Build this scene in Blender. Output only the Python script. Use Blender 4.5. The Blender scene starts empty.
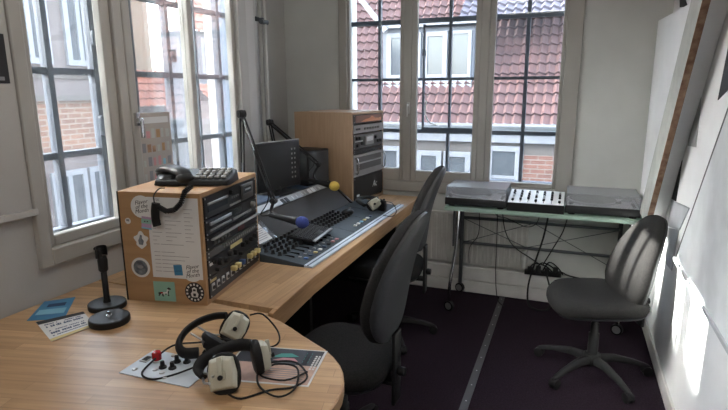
import bpy, bmesh, math, random
from mathutils import Vector as V, Matrix as M
random.seed(7)
S = bpy.context.scene
COL = S.collection
PI = math.pi
rad = math.radians

# ------------------------------------------------------------------ materials
def mat(name, col, rough=.6, metal=0., col2=None, scale=8., stretch=(1, 1, 1), bump=0., bscale=None, spec=.5,
        coat=0., detail=4., contrast=(.35, .65)):
    m = bpy.data.materials.new(name); m.use_nodes = True
    n = m.node_tree.nodes; l = m.node_tree.links; b = n['Principled BSDF']
    b.inputs['Base Color'].default_value = (*col, 1); b.inputs['Roughness'].default_value = rough
    b.inputs['Metallic'].default_value = metal; b.inputs['Specular IOR Level'].default_value = spec
    b.inputs['Coat Weight'].default_value = coat
    tc = n.new('ShaderNodeTexCoord'); mp = n.new('ShaderNodeMapping'); mp.inputs['Scale'].default_value = stretch
    l.new(tc.outputs['Object'], mp.inputs['Vector'])
    if col2 is None: col2 = tuple(c * .88 for c in col)
    t = n.new('ShaderNodeTexNoise'); t.inputs['Scale'].default_value = scale; t.inputs['Detail'].default_value = detail
    l.new(mp.outputs[0], t.inputs['Vector'])
    r = n.new('ShaderNodeValToRGB'); r.color_ramp.elements[0].position = contrast[0]; r.color_ramp.elements[1].position = contrast[1]
    r.color_ramp.elements[0].color = (*col2, 1); r.color_ramp.elements[1].color = (*col, 1)
    l.new(t.outputs['Fac'], r.inputs[0]); l.new(r.outputs[0], b.inputs['Base Color'])
    if bump:
        t2 = n.new('ShaderNodeTexNoise'); t2.inputs['Scale'].default_value = bscale or scale * 6
        l.new(mp.outputs[0], t2.inputs['Vector'])
        bp = n.new('ShaderNodeBump'); bp.inputs['Strength'].default_value = bump; bp.inputs['Distance'].default_value = .004
        l.new(t2.outputs['Fac'], bp.inputs['Height']); l.new(bp.outputs[0], b.inputs['Normal'])
    return m

def brickmat(name, c1, c2, mortar, bw, bh, ms, rough=.7, axes='XZY', bump=.4, noise=.25, bias=0., coat=0., offset=.5):
    m = bpy.data.materials.new(name); m.use_nodes = True
    n = m.node_tree.nodes; l = m.node_tree.links; b = n['Principled BSDF']
    tc = n.new('ShaderNodeTexCoord'); sx = n.new('ShaderNodeSeparateXYZ'); l.new(tc.outputs['Object'], sx.inputs[0]); mp = n.new('ShaderNodeCombineXYZ')
    for i_, a_ in enumerate(axes): l.new(sx.outputs[a_], mp.inputs[i_])
    br = n.new('ShaderNodeTexBrick'); br.inputs['Scale'].default_value = 1; br.inputs['Brick Width'].default_value = bw
    br.inputs['Row Height'].default_value = bh; br.inputs['Mortar Size'].default_value = ms; br.inputs['Bias'].default_value = bias
    br.inputs['Color1'].default_value = (*c1, 1); br.inputs['Color2'].default_value = (*c2, 1); br.inputs['Mortar'].default_value = (*mortar, 1)
    br.offset = offset
    l.new(mp.outputs[0], br.inputs['Vector'])
    t = n.new('ShaderNodeTexNoise'); t.inputs['Scale'].default_value = 6; l.new(mp.outputs[0], t.inputs['Vector'])
    mx = n.new('ShaderNodeMix'); mx.data_type = 'RGBA'; mx.blend_type = 'OVERLAY'; mx.inputs[0].default_value = noise
    l.new(br.outputs['Color'], mx.inputs[6]); l.new(t.outputs['Fac'], mx.inputs[7]); l.new(mx.outputs[2], b.inputs['Base Color'])
    bp = n.new('ShaderNodeBump'); bp.inputs['Strength'].default_value = bump; bp.inputs['Distance'].default_value = .004; bp.invert = True
    l.new(br.outputs['Fac'], bp.inputs['Height']); l.new(bp.outputs[0], b.inputs['Normal'])
    b.inputs['Roughness'].default_value = rough; b.inputs['Coat Weight'].default_value = coat
    return m

def butcher(name, along_y, dark=1.):
    """glued beech staves: long blocks of slightly different browns with fine grain"""
    m = bpy.data.materials.new(name); m.use_nodes = True
    n = m.node_tree.nodes; l = m.node_tree.links; b = n['Principled BSDF']
    tc = n.new('ShaderNodeTexCoord'); mp = n.new('ShaderNodeMapping')
    mp.inputs['Rotation'].default_value = (0, 0, rad(90) if along_y else rad(-14))
    l.new(tc.outputs['Object'], mp.inputs['Vector'])
    br = n.new('ShaderNodeTexBrick'); br.inputs['Scale'].default_value = 1; br.inputs['Brick Width'].default_value = .42
    br.inputs['Row Height'].default_value = .042; br.inputs['Mortar Size'].default_value = .0006; br.inputs['Mortar Smooth'].default_value = .3
    br.inputs['Color1'].default_value = (.55 * dark, .35 * dark, .19 * dark, 1); br.inputs['Color2'].default_value = (.41 * dark, .25 * dark, .13 * dark, 1)
    br.inputs['Mortar'].default_value = (.26 * dark, .15 * dark, .08 * dark, 1)
    l.new(mp.outputs[0], br.inputs['Vector'])
    g = n.new('ShaderNodeMapping'); g.inputs['Scale'].default_value = (3, 60, 60); l.new(mp.outputs[0], g.inputs['Vector'])
    t = n.new('ShaderNodeTexNoise'); t.inputs['Scale'].default_value = 1.2; t.inputs['Detail'].default_value = 6; l.new(g.outputs[0], t.inputs['Vector'])
    mx = n.new('ShaderNodeMix'); mx.data_type = 'RGBA'; mx.blend_type = 'OVERLAY'; mx.inputs[0].default_value = .35
    l.new(br.outputs['Color'], mx.inputs[6]); l.new(t.outputs['Fac'], mx.inputs[7])
    # worn patches
    t3 = n.new('ShaderNodeTexNoise'); t3.inputs['Scale'].default_value = 5; t3.inputs['Detail'].default_value = 5; l.new(tc.outputs['Object'], t3.inputs['Vector'])
    r3 = n.new('ShaderNodeValToRGB'); r3.color_ramp.elements[0].position = .32; r3.color_ramp.elements[1].position = .5
    r3.color_ramp.elements[0].color = (.72, .72, .74, 1); r3.color_ramp.elements[1].color = (1, 1, 1, 1); l.new(t3.outputs['Fac'], r3.inputs[0])
    m2 = n.new('ShaderNodeMix'); m2.data_type = 'RGBA'; m2.blend_type = 'MULTIPLY'; m2.inputs[0].default_value = .55
    l.new(mx.outputs[2], m2.inputs[6]); l.new(r3.outputs[0], m2.inputs[7]); l.new(m2.outputs[2], b.inputs['Base Color'])
    b.inputs['Roughness'].default_value = .36; b.inputs['Specular IOR Level'].default_value = .5
    return m

def glassmat(name, tint=(1, 1, 1), haze=.0, ior=1.45, refl=1., hazecol=(.8, .85, .95)):
    m = bpy.data.materials.new(name); m.use_nodes = True
    n = m.node_tree.nodes; l = m.node_tree.links
    n.remove(n['Principled BSDF']); out = n['Material Output']
    tr = n.new('ShaderNodeBsdfTransparent'); tr.inputs[0].default_value = (*tint, 1)
    gl = n.new('ShaderNodeBsdfGlossy'); gl.inputs['Roughness'].default_value = .02
    fr = n.new('ShaderNodeFresnel'); fr.inputs['IOR'].default_value = ior
    mu = n.new('ShaderNodeMath'); mu.operation = 'MULTIPLY'; mu.inputs[1].default_value = refl; l.new(fr.outputs[0], mu.inputs[0])
    mx = n.new('ShaderNodeMixShader'); l.new(mu.outputs[0], mx.inputs[0]); l.new(tr.outputs[0], mx.inputs[1]); l.new(gl.outputs[0], mx.inputs[2])
    last = mx
    if haze:
        df = n.new('ShaderNodeBsdfTranslucent'); df.inputs[0].default_value = (*hazecol, 1)
        d2 = n.new('ShaderNodeBsdfDiffuse'); d2.inputs[0].default_value = (*hazecol, 1)
        ad = n.new('ShaderNodeMixShader'); ad.inputs[0].default_value = .5; l.new(df.outputs[0], ad.inputs[1]); l.new(d2.outputs[0], ad.inputs[2])
        m2 = n.new('ShaderNodeMixShader'); m2.inputs[0].default_value = haze; l.new(mx.outputs[0], m2.inputs[1]); l.new(ad.outputs[0], m2.inputs[2]); last = m2
    l.new(last.outputs[0], out.inputs[0])
    return m

def emit(name, col, s):
    m = bpy.data.materials.new(name); m.use_nodes = True; b = m.node_tree.nodes['Principled BSDF']
    b.inputs['Emission Color'].default_value = (*col, 1); b.inputs['Emission Strength'].default_value = s
    b.inputs['Base Color'].default_value = (*col, 1)
    return m

MT = dict(
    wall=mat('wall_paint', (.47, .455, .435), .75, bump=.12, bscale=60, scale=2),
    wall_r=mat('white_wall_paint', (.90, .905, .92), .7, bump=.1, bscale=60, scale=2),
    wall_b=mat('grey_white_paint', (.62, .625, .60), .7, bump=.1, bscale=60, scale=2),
    ceil=mat('ceiling_paint', (.75, .74, .72), .8),
    frame=mat('window_paint', (.40, .385, .355), .45, scale=3),
    steel=mat('dark_steel_paint', (.075, .09, .115), .55, bump=.3, scale=20),
    carpet=mat('purple_carpet', (.025, .015, .024), .95, col2=(.014, .009, .014), scale=120, bump=.7, bscale=500, spec=.1),
    strip=mat('floor_strip_metal', (.09, .087, .09), .6, .3),
    desk=butcher('beech_worktop_long', True),
    table=butcher('beech_worktop_round', False),
    edge=mat('beech_edge', (.46, .275, .14), .42, col2=(.37, .21, .10), scale=5, stretch=(1, 1, 25)),
    edge_y=mat('beech_lipping', (.46, .265, .13), .42, col2=(.36, .20, .09), scale=5, stretch=(10, 1, 25)),
    rackwood=mat('brown_beech_panel', (.40, .235, .115), .5, col2=(.35, .20, .095), scale=3, stretch=(1, 1, 12)),
    rackwood_pale=mat('pale_beech_panel', (.44, .295, .185), .5, col2=(.39, .255, .155), scale=3, stretch=(20, 20, 2)),
    black=mat('black_plastic', (.010, .010, .011), .42, scale=30, spec=.3),
    blackm=mat('black_metal', (.011, .011, .012), .45, .0, bump=.1, scale=50, spec=.3),
    rubber=mat('black_rubber', (.009, .009, .010), .6, spec=.3),
    fabric=mat('charcoal_fabric', (.024, .0225, .022), .92, col2=(.015, .0145, .015), scale=150, bump=.5, bscale=700, spec=.12),
    shell=mat('dark_grey_plastic', (.035, .036, .040), .5, bump=.1, scale=80),
    base=mat('grey_base_plastic', (.014, .014, .015), .65, spec=.25),
    gear=mat('gear_black', (.022, .022, .024), .38, .2, spec=.35),
    gear2=mat('gear_graphite', (.10, .096, .093), .4, .4),
    gear3=mat('gear_grey', (.34, .33, .32), .4, .5),
    silver=mat('silver_metal', (.55, .55, .55), .3, .9),
    chrome=mat('chrome', (.62, .63, .65), .18, 1.),
    steelgrey=mat('grey_steel_tube', (.11, .12, .13), .4, .5),
    console=mat('console_slate', (.055, .070, .086), .62, bump=.05, scale=15, spec=.25),
    console_top=mat('console_blue_top', (.035, .055, .095), .5),
    bridge=mat('console_grey_panel', (.040, .036, .033), .6, .0, spec=.25),
    armrest=mat('blue_white_strip', (.52, .60, .70), .4),
    navy=mat('navy_strip', (.03, .06, .12), .4),
    white=mat('white_plastic', (.75, .75, .73), .4),
    paper=mat('white_paper', (.70, .70, .70), .7, scale=4),
    ivory=mat('ivory_plastic', (.50, .48, .39), .45),
    yellow=mat('yellow_foam', (.72, .50, .10), .95, bump=.8, scale=90),
    blue=mat('blue_foam', (.035, .055, .24), .95, bump=.8, scale=90),
    red=mat('red_plastic', (.42, .012, .018), .25, coat=.5),
    c_yellow=mat('cream_label', (.62, .50, .22), .6), c_blue=mat('blue_label', (.05, .12, .32), .5), c_pink=mat('pink_label', (.55, .25, .27), .5),
    ink=mat('black_ink', (.02, .02, .025), .7), ink_blue=mat('blue_ink', (.03, .06, .14), .7), greyink=mat('grey_ink', (.25, .25, .27), .8),
    mint=mat('mint_sticker', (.25, .46, .38), .5), skyblue=mat('cyan_sticker', (.22, .48, .62), .5), dblue=mat('blue_print', (.035, .16, .33), .45, col2=(.05, .24, .42), scale=12),
    purple=mat('lilac_print', (.42, .28, .44), .5), greysticker=mat('grey_print', (.20, .22, .25), .5, col2=(.05, .06, .08), scale=40),
    plate=mat('pale_blue_plate', (.52, .57, .63), .45),
    postdark=mat('poster_navy', (.03, .035, .05), .5), postpink=mat('poster_peach', (.55, .36, .28), .5, col2=(.42, .28, .24), scale=25), teal=mat('teal_print', (.05, .28, .25), .5),
    plank=mat('grey_painted_board', (.46, .47, .44), .7, col2=(.38, .39, .36), scale=10, bump=.2), rawwood=mat('worn_brown_wood', (.40, .26, .17), .7, col2=(.20, .10, .06), scale=25),
    muralgrey=mat('mural_grey', (.42, .43, .45), .7), muraldark=mat('mural_charcoal', (.035, .038, .045), .7), muralpale=mat('mural_pale_grey', (.50, .52, .55), .7),
    board=mat('board_white', (.76, .78, .80), .55), boardedge=mat('board_edge', (.05, .05, .055), .5),
    radiator=mat('radiator_enamel', (.62, .60, .57), .4), trunk=mat('trunking_white', (.60, .585, .57), .5),
    pipe=mat('pipe_paint', (.55, .54, .50), .35),
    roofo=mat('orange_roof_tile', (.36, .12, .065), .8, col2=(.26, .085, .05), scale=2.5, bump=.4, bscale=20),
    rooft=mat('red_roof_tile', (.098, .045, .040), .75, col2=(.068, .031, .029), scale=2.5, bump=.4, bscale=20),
    roofb=mat('bluish_shade_tile', (.09, .08, .105), .7, col2=(.065, .06, .08), scale=3),  # bluish shade and haze put into the tile colour
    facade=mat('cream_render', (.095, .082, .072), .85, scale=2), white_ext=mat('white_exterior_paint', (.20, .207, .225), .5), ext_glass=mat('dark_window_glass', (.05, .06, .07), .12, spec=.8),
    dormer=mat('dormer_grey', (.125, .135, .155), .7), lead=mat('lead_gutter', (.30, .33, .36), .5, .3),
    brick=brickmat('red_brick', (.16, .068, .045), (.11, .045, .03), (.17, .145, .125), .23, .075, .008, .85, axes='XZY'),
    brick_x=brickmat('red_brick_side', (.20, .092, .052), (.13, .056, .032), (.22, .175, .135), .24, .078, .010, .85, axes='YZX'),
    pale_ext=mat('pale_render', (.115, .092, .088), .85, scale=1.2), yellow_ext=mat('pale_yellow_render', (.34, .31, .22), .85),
    road=mat('street_asphalt', (.15, .15, .15), .9),
    reveal=mat('skylit_blue_reveal', (.13, .17, .235), .7),  # blue skylight put into the reveal colour
    foil=mat('grey_panel', (.06, .062, .066), .6),
)
MT['glass'] = glassmat('window_glass', (.96, .98, .98), haze=.004, refl=.25)
MT['oldglass'] = glassmat('old_outer_glass', (.93, .95, .97), haze=.03, refl=.3)
MT['tableglass'] = glassmat('green_table_glass', (.72, .9, .82), haze=.6, hazecol=(.72, .90, .80))
MT['cover'] = glassmat('clear_acrylic', (.86, .87, .90), haze=.23, hazecol=(.95, .97, 1.0))  # milky haze stands in for window light reflected by the acrylic
MT['sleeve'] = glassmat('clear_sleeve', (.85, .85, .87), haze=.12)

# ------------------------------------------------------------------ mesh builder
class MB:
    def __init__(s): s.bm = bmesh.new(); s.mats = []; s.cur = 0
    def use(s, m):
        if m not in s.mats: s.mats.append(m)
        s.cur = s.mats.index(m); return s
    def _f(s, vs, smooth=False):
        try:
            f = s.bm.faces.new(vs); f.material_index = s.cur; f.smooth = smooth; return f
        except ValueError: return None
    def box(s, x0, y0, z0, x1, y1, z1, T=None):
        c = [V((x, y, z)) for z in (z0, z1) for y in (y0, y1) for x in (x0, x1)]
        if T is not None: c = [T @ p for p in c]
        v = [s.bm.verts.new(p) for p in c]
        for q in ((0, 2, 3, 1), (4, 5, 7, 6), (0, 1, 5, 4), (2, 6, 7, 3), (0, 4, 6, 2), (1, 3, 7, 5)): s._f([v[i] for i in q])
        return s
    def rbox(s, x0, y0, z0, x1, y1, z1, r=.005, T=None, seg=2):
        b = bmesh.new(); bmesh.ops.create_cube(b, size=1)
        for v in b.verts: v.co = V(((x0 + x1) / 2 + v.co.x * (x1 - x0), (y0 + y1) / 2 + v.co.y * (y1 - y0), (z0 + z1) / 2 + v.co.z * (z1 - z0)))
        bmesh.ops.bevel(b, geom=b.edges[:], offset=r, segments=seg, affect='EDGES', profile=.5)
        return s.merge(b, T, True)
    def merge(s, b, T=None, smooth=False):
        mp = {}
        for v in b.verts: mp[v] = s.bm.verts.new(T @ v.co if T is not None else v.co)
        for f in b.faces: s._f([mp[v] for v in f.verts], smooth)
        b.free(); return s
    def rings(s, rs, cap=True, smooth=True, closed=True):
        R = [[s.bm.verts.new(p) for p in r] for r in rs]
        for a, b in zip(R, R[1:]):
            n = len(a)
            for i in range(n if closed else n - 1): s._f([a[i], a[(i + 1) % n], b[(i + 1) % n], b[i]], smooth)
        if cap: s._f(R[0][::-1], False); s._f(R[-1], False)
        return s
    def cyl(s, p, q, r, r2=None, n=14, cap=True):
        p = V(p); q = V(q); d = (q - p).normalized(); a = d.orthogonal().normalized(); b = d.cross(a); r2 = r if r2 is None else r2
        return s.rings([[c + (a * math.cos(t) + b * math.sin(t)) * rr for t in [2 * PI * i / n for i in range(n)]] for c, rr in ((p, r), (q, r2))], cap)
    def lathe(s, prof, c=(0, 0, 0), ax=(0, 0, 1), n=20):
        c = V(c); d = V(ax).normalized(); a = d.orthogonal().normalized(); b = d.cross(a)
        return s.rings([[c + d * h + (a * math.cos(t) + b * math.sin(t)) * max(r, 1e-4) for t in [2 * PI * i / n for i in range(n)]] for r, h in prof])
    def tube(s, pts, r, n=8, smooth_it=3, flat=None):
        P = [V(p) for p in pts]
        if smooth_it:
            Q = []
            for i in range(len(P) - 1):
                p0 = P[max(i - 1, 0)]; p1 = P[i]; p2 = P[i + 1]; p3 = P[min(i + 2, len(P) - 1)]
                for k in range(smooth_it + 1):
                    t = k / (smooth_it + 1)
                    Q.append(.5 * ((2 * p1) + (p2 - p0) * t + (2 * p0 - 5 * p1 + 4 * p2 - p3) * t * t + (3 * p1 - p0 - 3 * p2 + p3) * t ** 3))
            Q.append(P[-1]); P = Q
        rs = []; up = None
        for i, p in enumerate(P):
            d = (P[min(i + 1, len(P) - 1)] - P[max(i - 1, 0)]).normalized()
            if up is None: up = d.orthogonal().normalized() if flat is None else V(flat)
            u = (up - d * up.dot(d)).normalized(); w = d.cross(u); up = u
            ra, rb = (r, r) if not isinstance(r, tuple) else r
            rs.append([p + u * math.cos(t) * ra + w * math.sin(t) * rb for t in [2 * PI * k / n for k in range(n)]])
        return s.rings(rs)
    def prism(s, poly, z0, z1, T=None, smooth=False):
        T = T or M.Identity(4)
        a = [s.bm.verts.new(T @ V((x, y, z0))) for x, y in poly]; b = [s.bm.verts.new(T @ V((x, y, z1))) for x, y in poly]
        s._f(a[::-1]); s._f(b); n = len(a)
        for i in range(n): s._f([a[i], a[(i + 1) % n], b[(i + 1) % n], b[i]], smooth)
        return s
    def sphere(s, c, r, sc=(1, 1, 1), T=None, n=16):
        b = bmesh.new(); bmesh.ops.create_uvsphere(b, u_segments=n, v_segments=n // 2 + 2, radius=r)
        for v in b.verts: v.co = V((v.co.x * sc[0], v.co.y * sc[1], v.co.z * sc[2])) + V(c)
        return s.merge(b, T, True)
    def quad(s, pts): s._f([s.bm.verts.new(V(p)) for p in pts]); return s
    def text(s, txt, size, T, depth=.0004, font_shear=0., align='CENTER'):
        c = bpy.data.curves.new('lettering', 'FONT'); c.body = txt; c.size = size; c.extrude = depth; c.align_x = align; c.align_y = 'CENTER'; c.shear = font_shear
        c.resolution_u = 2
        o = bpy.data.objects.new('lettering', c); COL.objects.link(o); bpy.context.view_layer.update()
        me = bpy.data.meshes.new_from_object(o.evaluated_get(bpy.context.evaluated_depsgraph_get()))
        b = bmesh.new(); b.from_mesh(me); bpy.data.objects.remove(o); bpy.data.curves.remove(c); bpy.data.meshes.remove(me)
        return s.merge(b, T)
    def obj(s, name, m=None, parent=None, bevel=0., label=None, kind=None, loc=None, rotz=0.):
        bmesh.ops.recalc_face_normals(s.bm, faces=s.bm.faces[:])
        me = bpy.data.meshes.new(name); s.bm.to_mesh(me); s.bm.free(); me.set_sharp_from_angle(angle=rad(50))
        for q in (s.mats or [m]): me.materials.append(MT[q] if isinstance(q, str) else q)
        o = bpy.data.objects.new(name, me); COL.objects.link(o)
        if parent: o.parent = parent
        if loc: o.location = loc
        if rotz: o.rotation_euler.z = rotz
        if bevel:
            b = o.modifiers.new('bevel', 'BEVEL'); b.width = bevel; b.segments = 2; b.limit_method = 'ANGLE'
        if label: o['label'] = label
        if kind: o['kind'] = kind
        return o

def thing(name, label, cat, loc=(0, 0, 0), rotz=0., group=None):
    o = bpy.data.objects.new(name, None); COL.objects.link(o); o.location = loc; o.rotation_euler.z = rotz
    o.empty_display_size = .1; o['label'] = label; o['category'] = cat
    if group: o['group'] = group
    return o
def tag(o, label, cat, group=None):
    o['label'] = label; o['category'] = cat
    if group: o['group'] = group
    return o
def copy_tree(o, parent=None):
    c = o.copy(); COL.objects.link(c)
    if parent: c.parent = parent
    for ch in list(o.children): copy_tree(ch, c)
    return c
def struct(o): o['kind'] = 'structure'; return o
def frame_T(o, x, y):                      # local XY plane -> world, z = x cross y
    x = V(x).normalized(); y = V(y).normalized(); z = x.cross(y)
    return M(((x.x, y.x, z.x, o[0]), (x.y, y.y, z.y, o[1]), (x.z, y.z, z.z, o[2]), (0, 0, 0, 1)))

# ------------------------------------------------------------------ the room
XL, XR, YB, YF, ZC = -1.90, .55, 4.0, -3.2, 2.95
XN = -2.26                                   # niche wall behind the left window pier
struct(MB().box(XN - .1, YF, -.1, XR + .1, YB + .1, 0).obj('floor', 'carpet'))
struct(MB().box(XN - .3, YF, ZC, XR + .2, YB + .2, ZC + .1).obj('ceiling', 'ceil'))
# left wall with an opening
LY0, LY1, LZ0, LZ1 = 1.375, 2.85, .89, 2.62
b = MB()
b.box(XL - .3, YF, 0, XL, LY0, ZC).box(XL - .07, LY1, 0, XL, 2.975, ZC).box(XL - .36, 3.0, 0, XL - .07, 3.08, ZC).box(XL - .3, LY1, 0, XL - .07, 3.0, LZ0).box(XL - .3, LY1, LZ1, XL - .07, 3.0, ZC).box(XL - .3, LY0, 0, XL, LY1, LZ0).box(XL - .3, LY0, LZ1, XL, LY1, ZC)
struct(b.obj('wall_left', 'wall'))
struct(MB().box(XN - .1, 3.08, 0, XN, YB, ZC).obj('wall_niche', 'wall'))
BX0, BX1, BZ0, BZ1 = -1.74, .015, .79, 2.62
b = MB()
b.box(XN - .1, YB, 0, BX0, YB + .3, ZC).box(BX1, YB, 0, XR + .1, YB + .3, ZC).box(BX0, YB, 0, BX1, YB + .3, BZ0).box(BX0, YB, BZ1, BX1, YB + .3, ZC)
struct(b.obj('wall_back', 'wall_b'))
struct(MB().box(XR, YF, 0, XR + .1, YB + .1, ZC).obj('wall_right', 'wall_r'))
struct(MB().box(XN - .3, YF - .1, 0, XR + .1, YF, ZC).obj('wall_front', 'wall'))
struct(MB().box(XR - .014, YF, 0, XR, YB - .06, .09).obj('baseboard_right', 'trunk', bevel=.004))
b = MB().box(-.42, YF + .3, 0, -.38, YB - .07, .004).use('strip')
st = b.obj('trim_1', 'strip'); struct(st)
b = MB()
for i in range(24): b.lathe([(.004, 0), (.004, .001), (.001, .0016)], (-.40, .2 + i * .16, .004), n=8)
b.obj('screw_heads', 'silver', st, kind='stuff')
# picture panel on the left wall beside the window, with its lower lip
p = MB().box(XL, -.6, 1.12, XL + .012, 1.362, 2.7).obj('trim_2', 'wall', bevel=.002); struct(p)
MB().box(XL, -.6, 1.095, XL + .03, 1.372, 1.12).obj('panel_lip', 'wall', p, bevel=.003)

# ---- left window: inner casements, outer steel lattice
def casement(parent, axis, a0, a1, z0, z1, c, stile, depth=.042, mull=None):
    """one sash in plane axis=c; a runs along the wall"""
    b = MB()
    def bx(u0, v0, u1, v1, d0=0, d1=depth):
        if axis == 'x': b.box(c - d1, u0, v0, c - d0, u1, v1)
        else: b.box(u0, c + d0, v0, u1, c + d1, v1)
    l, r, t, bt = stile
    bx(a0, z0, a0 + l, z1); bx(a1 - r, z0, a1, z1); bx(a0 + l, z0, a1 - r, z0 + bt); bx(a0 + l, z1 - t, a1 - r, z1)
    o = b.obj('sash', 'frame', parent, bevel=.006)
    g = MB()
    if axis == 'x': g.box(c - .030, a0 + l, z0 + bt, c - .026, a1 - r, z1 - t)
    else: g.box(a0 + l, c + .026, z0 + bt, a1 - r, c + .030, z1 - t)
    g.obj('glass_pane', 'glass', o)
    return o
W1 = thing('window_1', 'wide left window of three tall pale casements with dark outer steel bars', 'window', (0, 0, 0)); del W1['category']; del W1['label']; struct(W1)
b = MB()
x0, x1 = XL - .06, XL + .022
b.box(x0, LY0 - .012, LZ0 - .012, x1, 1.415, LZ1 + .02).box(x0, 1.415, LZ0 - .012, x1, LY1 + .012, .945).box(x0, 2.775, .945, x1, LY1 + .012, LZ1 + .02).box(x0, 1.415, LZ1 - .06, x1, 2.775, LZ1 + .02)
b.box(x0, 1.845, .945, x1 - .012, 1.895, LZ1).box(x0, 2.352, .945, x1 - .012, 2.372, LZ1)
b.obj('window_frame', 'frame', W1, bevel=.005)
sc = XL + .012
casement(W1, 'x', 1.415, 1.845, .945, 2.56, sc - .02, (.038, .052, .06, .045))
s2 = casement(W1, 'x', 1.895, 2.352, .945, 2.56, sc + .004, (.044, .022, .06, .045))
casement(W1, 'x', 2.372, 2.775, .945, 2.56, sc - .02, (.02, .03, .06, .045))
b = MB().rbox(sc + .003, 1.904, 1.40, sc + .022, 1.928, 1.46, .003).rbox(sc + .02, 1.902, 1.415, sc + .045, 1.922, 1.435, .004).rbox(sc + .034, 1.906, 1.345, sc + .046, 1.924, 1.43, .004)
b.obj('window_handle', 'chrome', s2)
b = MB()
for y, w in ((1.685, .013), (1.927, .015), (2.43, .013), (2.17, .008), (2.66, .008)): b.box(-2.145, y - w, .93, -2.105, y + w, LZ1)
for z in (1.278, 1.645, 2.03): b.box(-2.14, LY0, z - .014, -2.11, 2.99, z + .014)
for y, z in ((1.93, 1.80), (1.925, 1.41), (2.45, 1.75)): b.rbox(-2.11, y - .018, z - .035, -2.085, y + .018, z + .035, .008)
for y, z in ((1.935, 1.41),): b.rbox(-2.11, y - .025, z - .06, -2.08, y + .01, z + .02, .008)
b.box(-2.15, LY0, LZ0, -2.10, 1.425, LZ1).box(-2.15, LY0, LZ0, -2.10, 2.99, .955).box(-2.145, 2.875, .93, -2.105, 2.90, LZ1)
lat = b.obj('steel_lattice', 'steel', W1)
MB().box(-2.128, 1.40, .93, -2.125, 2.99, 2.62).obj('outer_glass', 'oldglass', lat)
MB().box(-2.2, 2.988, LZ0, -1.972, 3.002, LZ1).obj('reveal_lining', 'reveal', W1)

W2 = bpy.data.objects.new('window_2', None); COL.objects.link(W2); struct(W2)
b = MB(); y0, y1 = YB - .022, YB + .045
b.box(BX0 - .03, y0, BZ0 - .02, -1.70, y1, BZ1).box(-.075, y0, BZ0 - .02, BX1 + .015, y1, BZ1).box(-1.70, y0, BZ0 - .02, -.075, y1, .85).box(-1.70, y0, BZ1 - .06, -.075, y1, BZ1)
b.box(-1.232, y0 + .01, .85, -1.165, y1, BZ1).box(-.650, y0 + .01, .85, -.590, y1, BZ1)
b.obj('window_frame', 'frame', W2, bevel=.005)
casement(W2, 'y', -1.70, -1.232, .85, 2.56, YB - .004, (.02, .03, .06, .10))
s = casement(W2, 'y', -1.165, -.650, .85, 2.56, YB - .012, (.04, .04, .06, .09))
b = MB().rbox(-1.197, YB - .026, 1.38, -1.175, YB - .012, 1.47, .003).rbox(-1.192, YB - .05, 1.44, -1.180, YB - .018, 1.455, .003).rbox(-1.192, YB - .055, 1.36, -1.180, YB - .043, 1.455, .004)
b.obj('window_handle', 'silver', s)
casement(W2, 'y', -.590, -.075, .85, 2.56, YB - .004, (.04, .025, .06, .035))
b = MB(); Y = 4.2
for x, w, z0, z1 in ((-1.495, .011, .85, 2.62), (-.918, .011, 1.65, 2.62), (-.918, .011, .85, 1.24), (-.342, .013, .85, 2.62), (-.91, .008, 1.24, 1.65)): b.box(x - w, Y - .02, z0, x + w, Y + .02, z1)
for z, w in ((2.09, .017), (1.235, .016), (1.645, .011), (2.44, .012)): b.box(BX0, Y - .018, z - w, BX1, Y + .018, z + w)
b.box(-1.128, Y - .035, 1.25, -1.112, Y - .01, 2.06).box(-1.128, Y - .035, 2.035, -.66, Y - .01, 2.052).box(-1.128, Y - .035, 1.25, -.66, Y - .01, 1.268)
b.rbox(-1.13, Y - .06, 1.82, -1.10, Y - .03, 1.87, .006)
b.box(BX0, Y - .04, BZ0, BX1, Y + .05, .865)
lat = b.obj('steel_lattice', 'steel', W2)
MB().tube([(-1.09, Y - .045, 1.48), (-1.095, Y - .05, 1.38), (-1.06, Y - .05, 1.31), (-1.0, Y - .045, 1.29)], .006).obj('casement_stay', 'white', lat)
MB().box(BX0, Y + .0, .84, BX1, Y + .004, 2.62).obj('outer_glass', 'oldglass', lat)

# pipes in the niche
pp = thing('heating_pipe', 'pair of tall pale heating pipes with a valve in the corner beside left window', 'pipe', (0, 0, 0))
for x, y in ((-2.135, 3.42), (-2.10, 3.43)): MB().cyl((x, y, 0), (x, y, ZC), .013, n=12).obj('pipe', 'pipe', pp)
MB().cyl((-2.24, 3.42, 2.06), (-2.09, 3.40, 2.06), .008).cyl((-2.14, 3.38, 2.06), (-2.14, 3.45, 2.06), .016).cyl((-2.10, 3.38, 2.04), (-2.10, 3.46, 2.04), .018).obj('pipe_bracket', 'steelgrey', pp)
struct(MB().box(XL - .06, 2.975, 0, XL - .004, 3.0, ZC).obj('trim_3', 'frame', bevel=.004))

# dark poster on the left panel
po = thing('wall_poster', 'black poster edge on the left wall panel, cut by the photo border', 'poster', (XL + .012, 1.10, 1.67))
MB().box(0, -.24, -.085, .003, .243, .085).obj('poster_sheet', 'ink', po)
MB().box(.003, .13, -.035, .0036, .205, -.022).obj('printed_line', 'paper', po)
MB().box(.003, -.2, -.075, .0036, .225, -.062).obj('printed_line', 'greyink', po)

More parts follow.
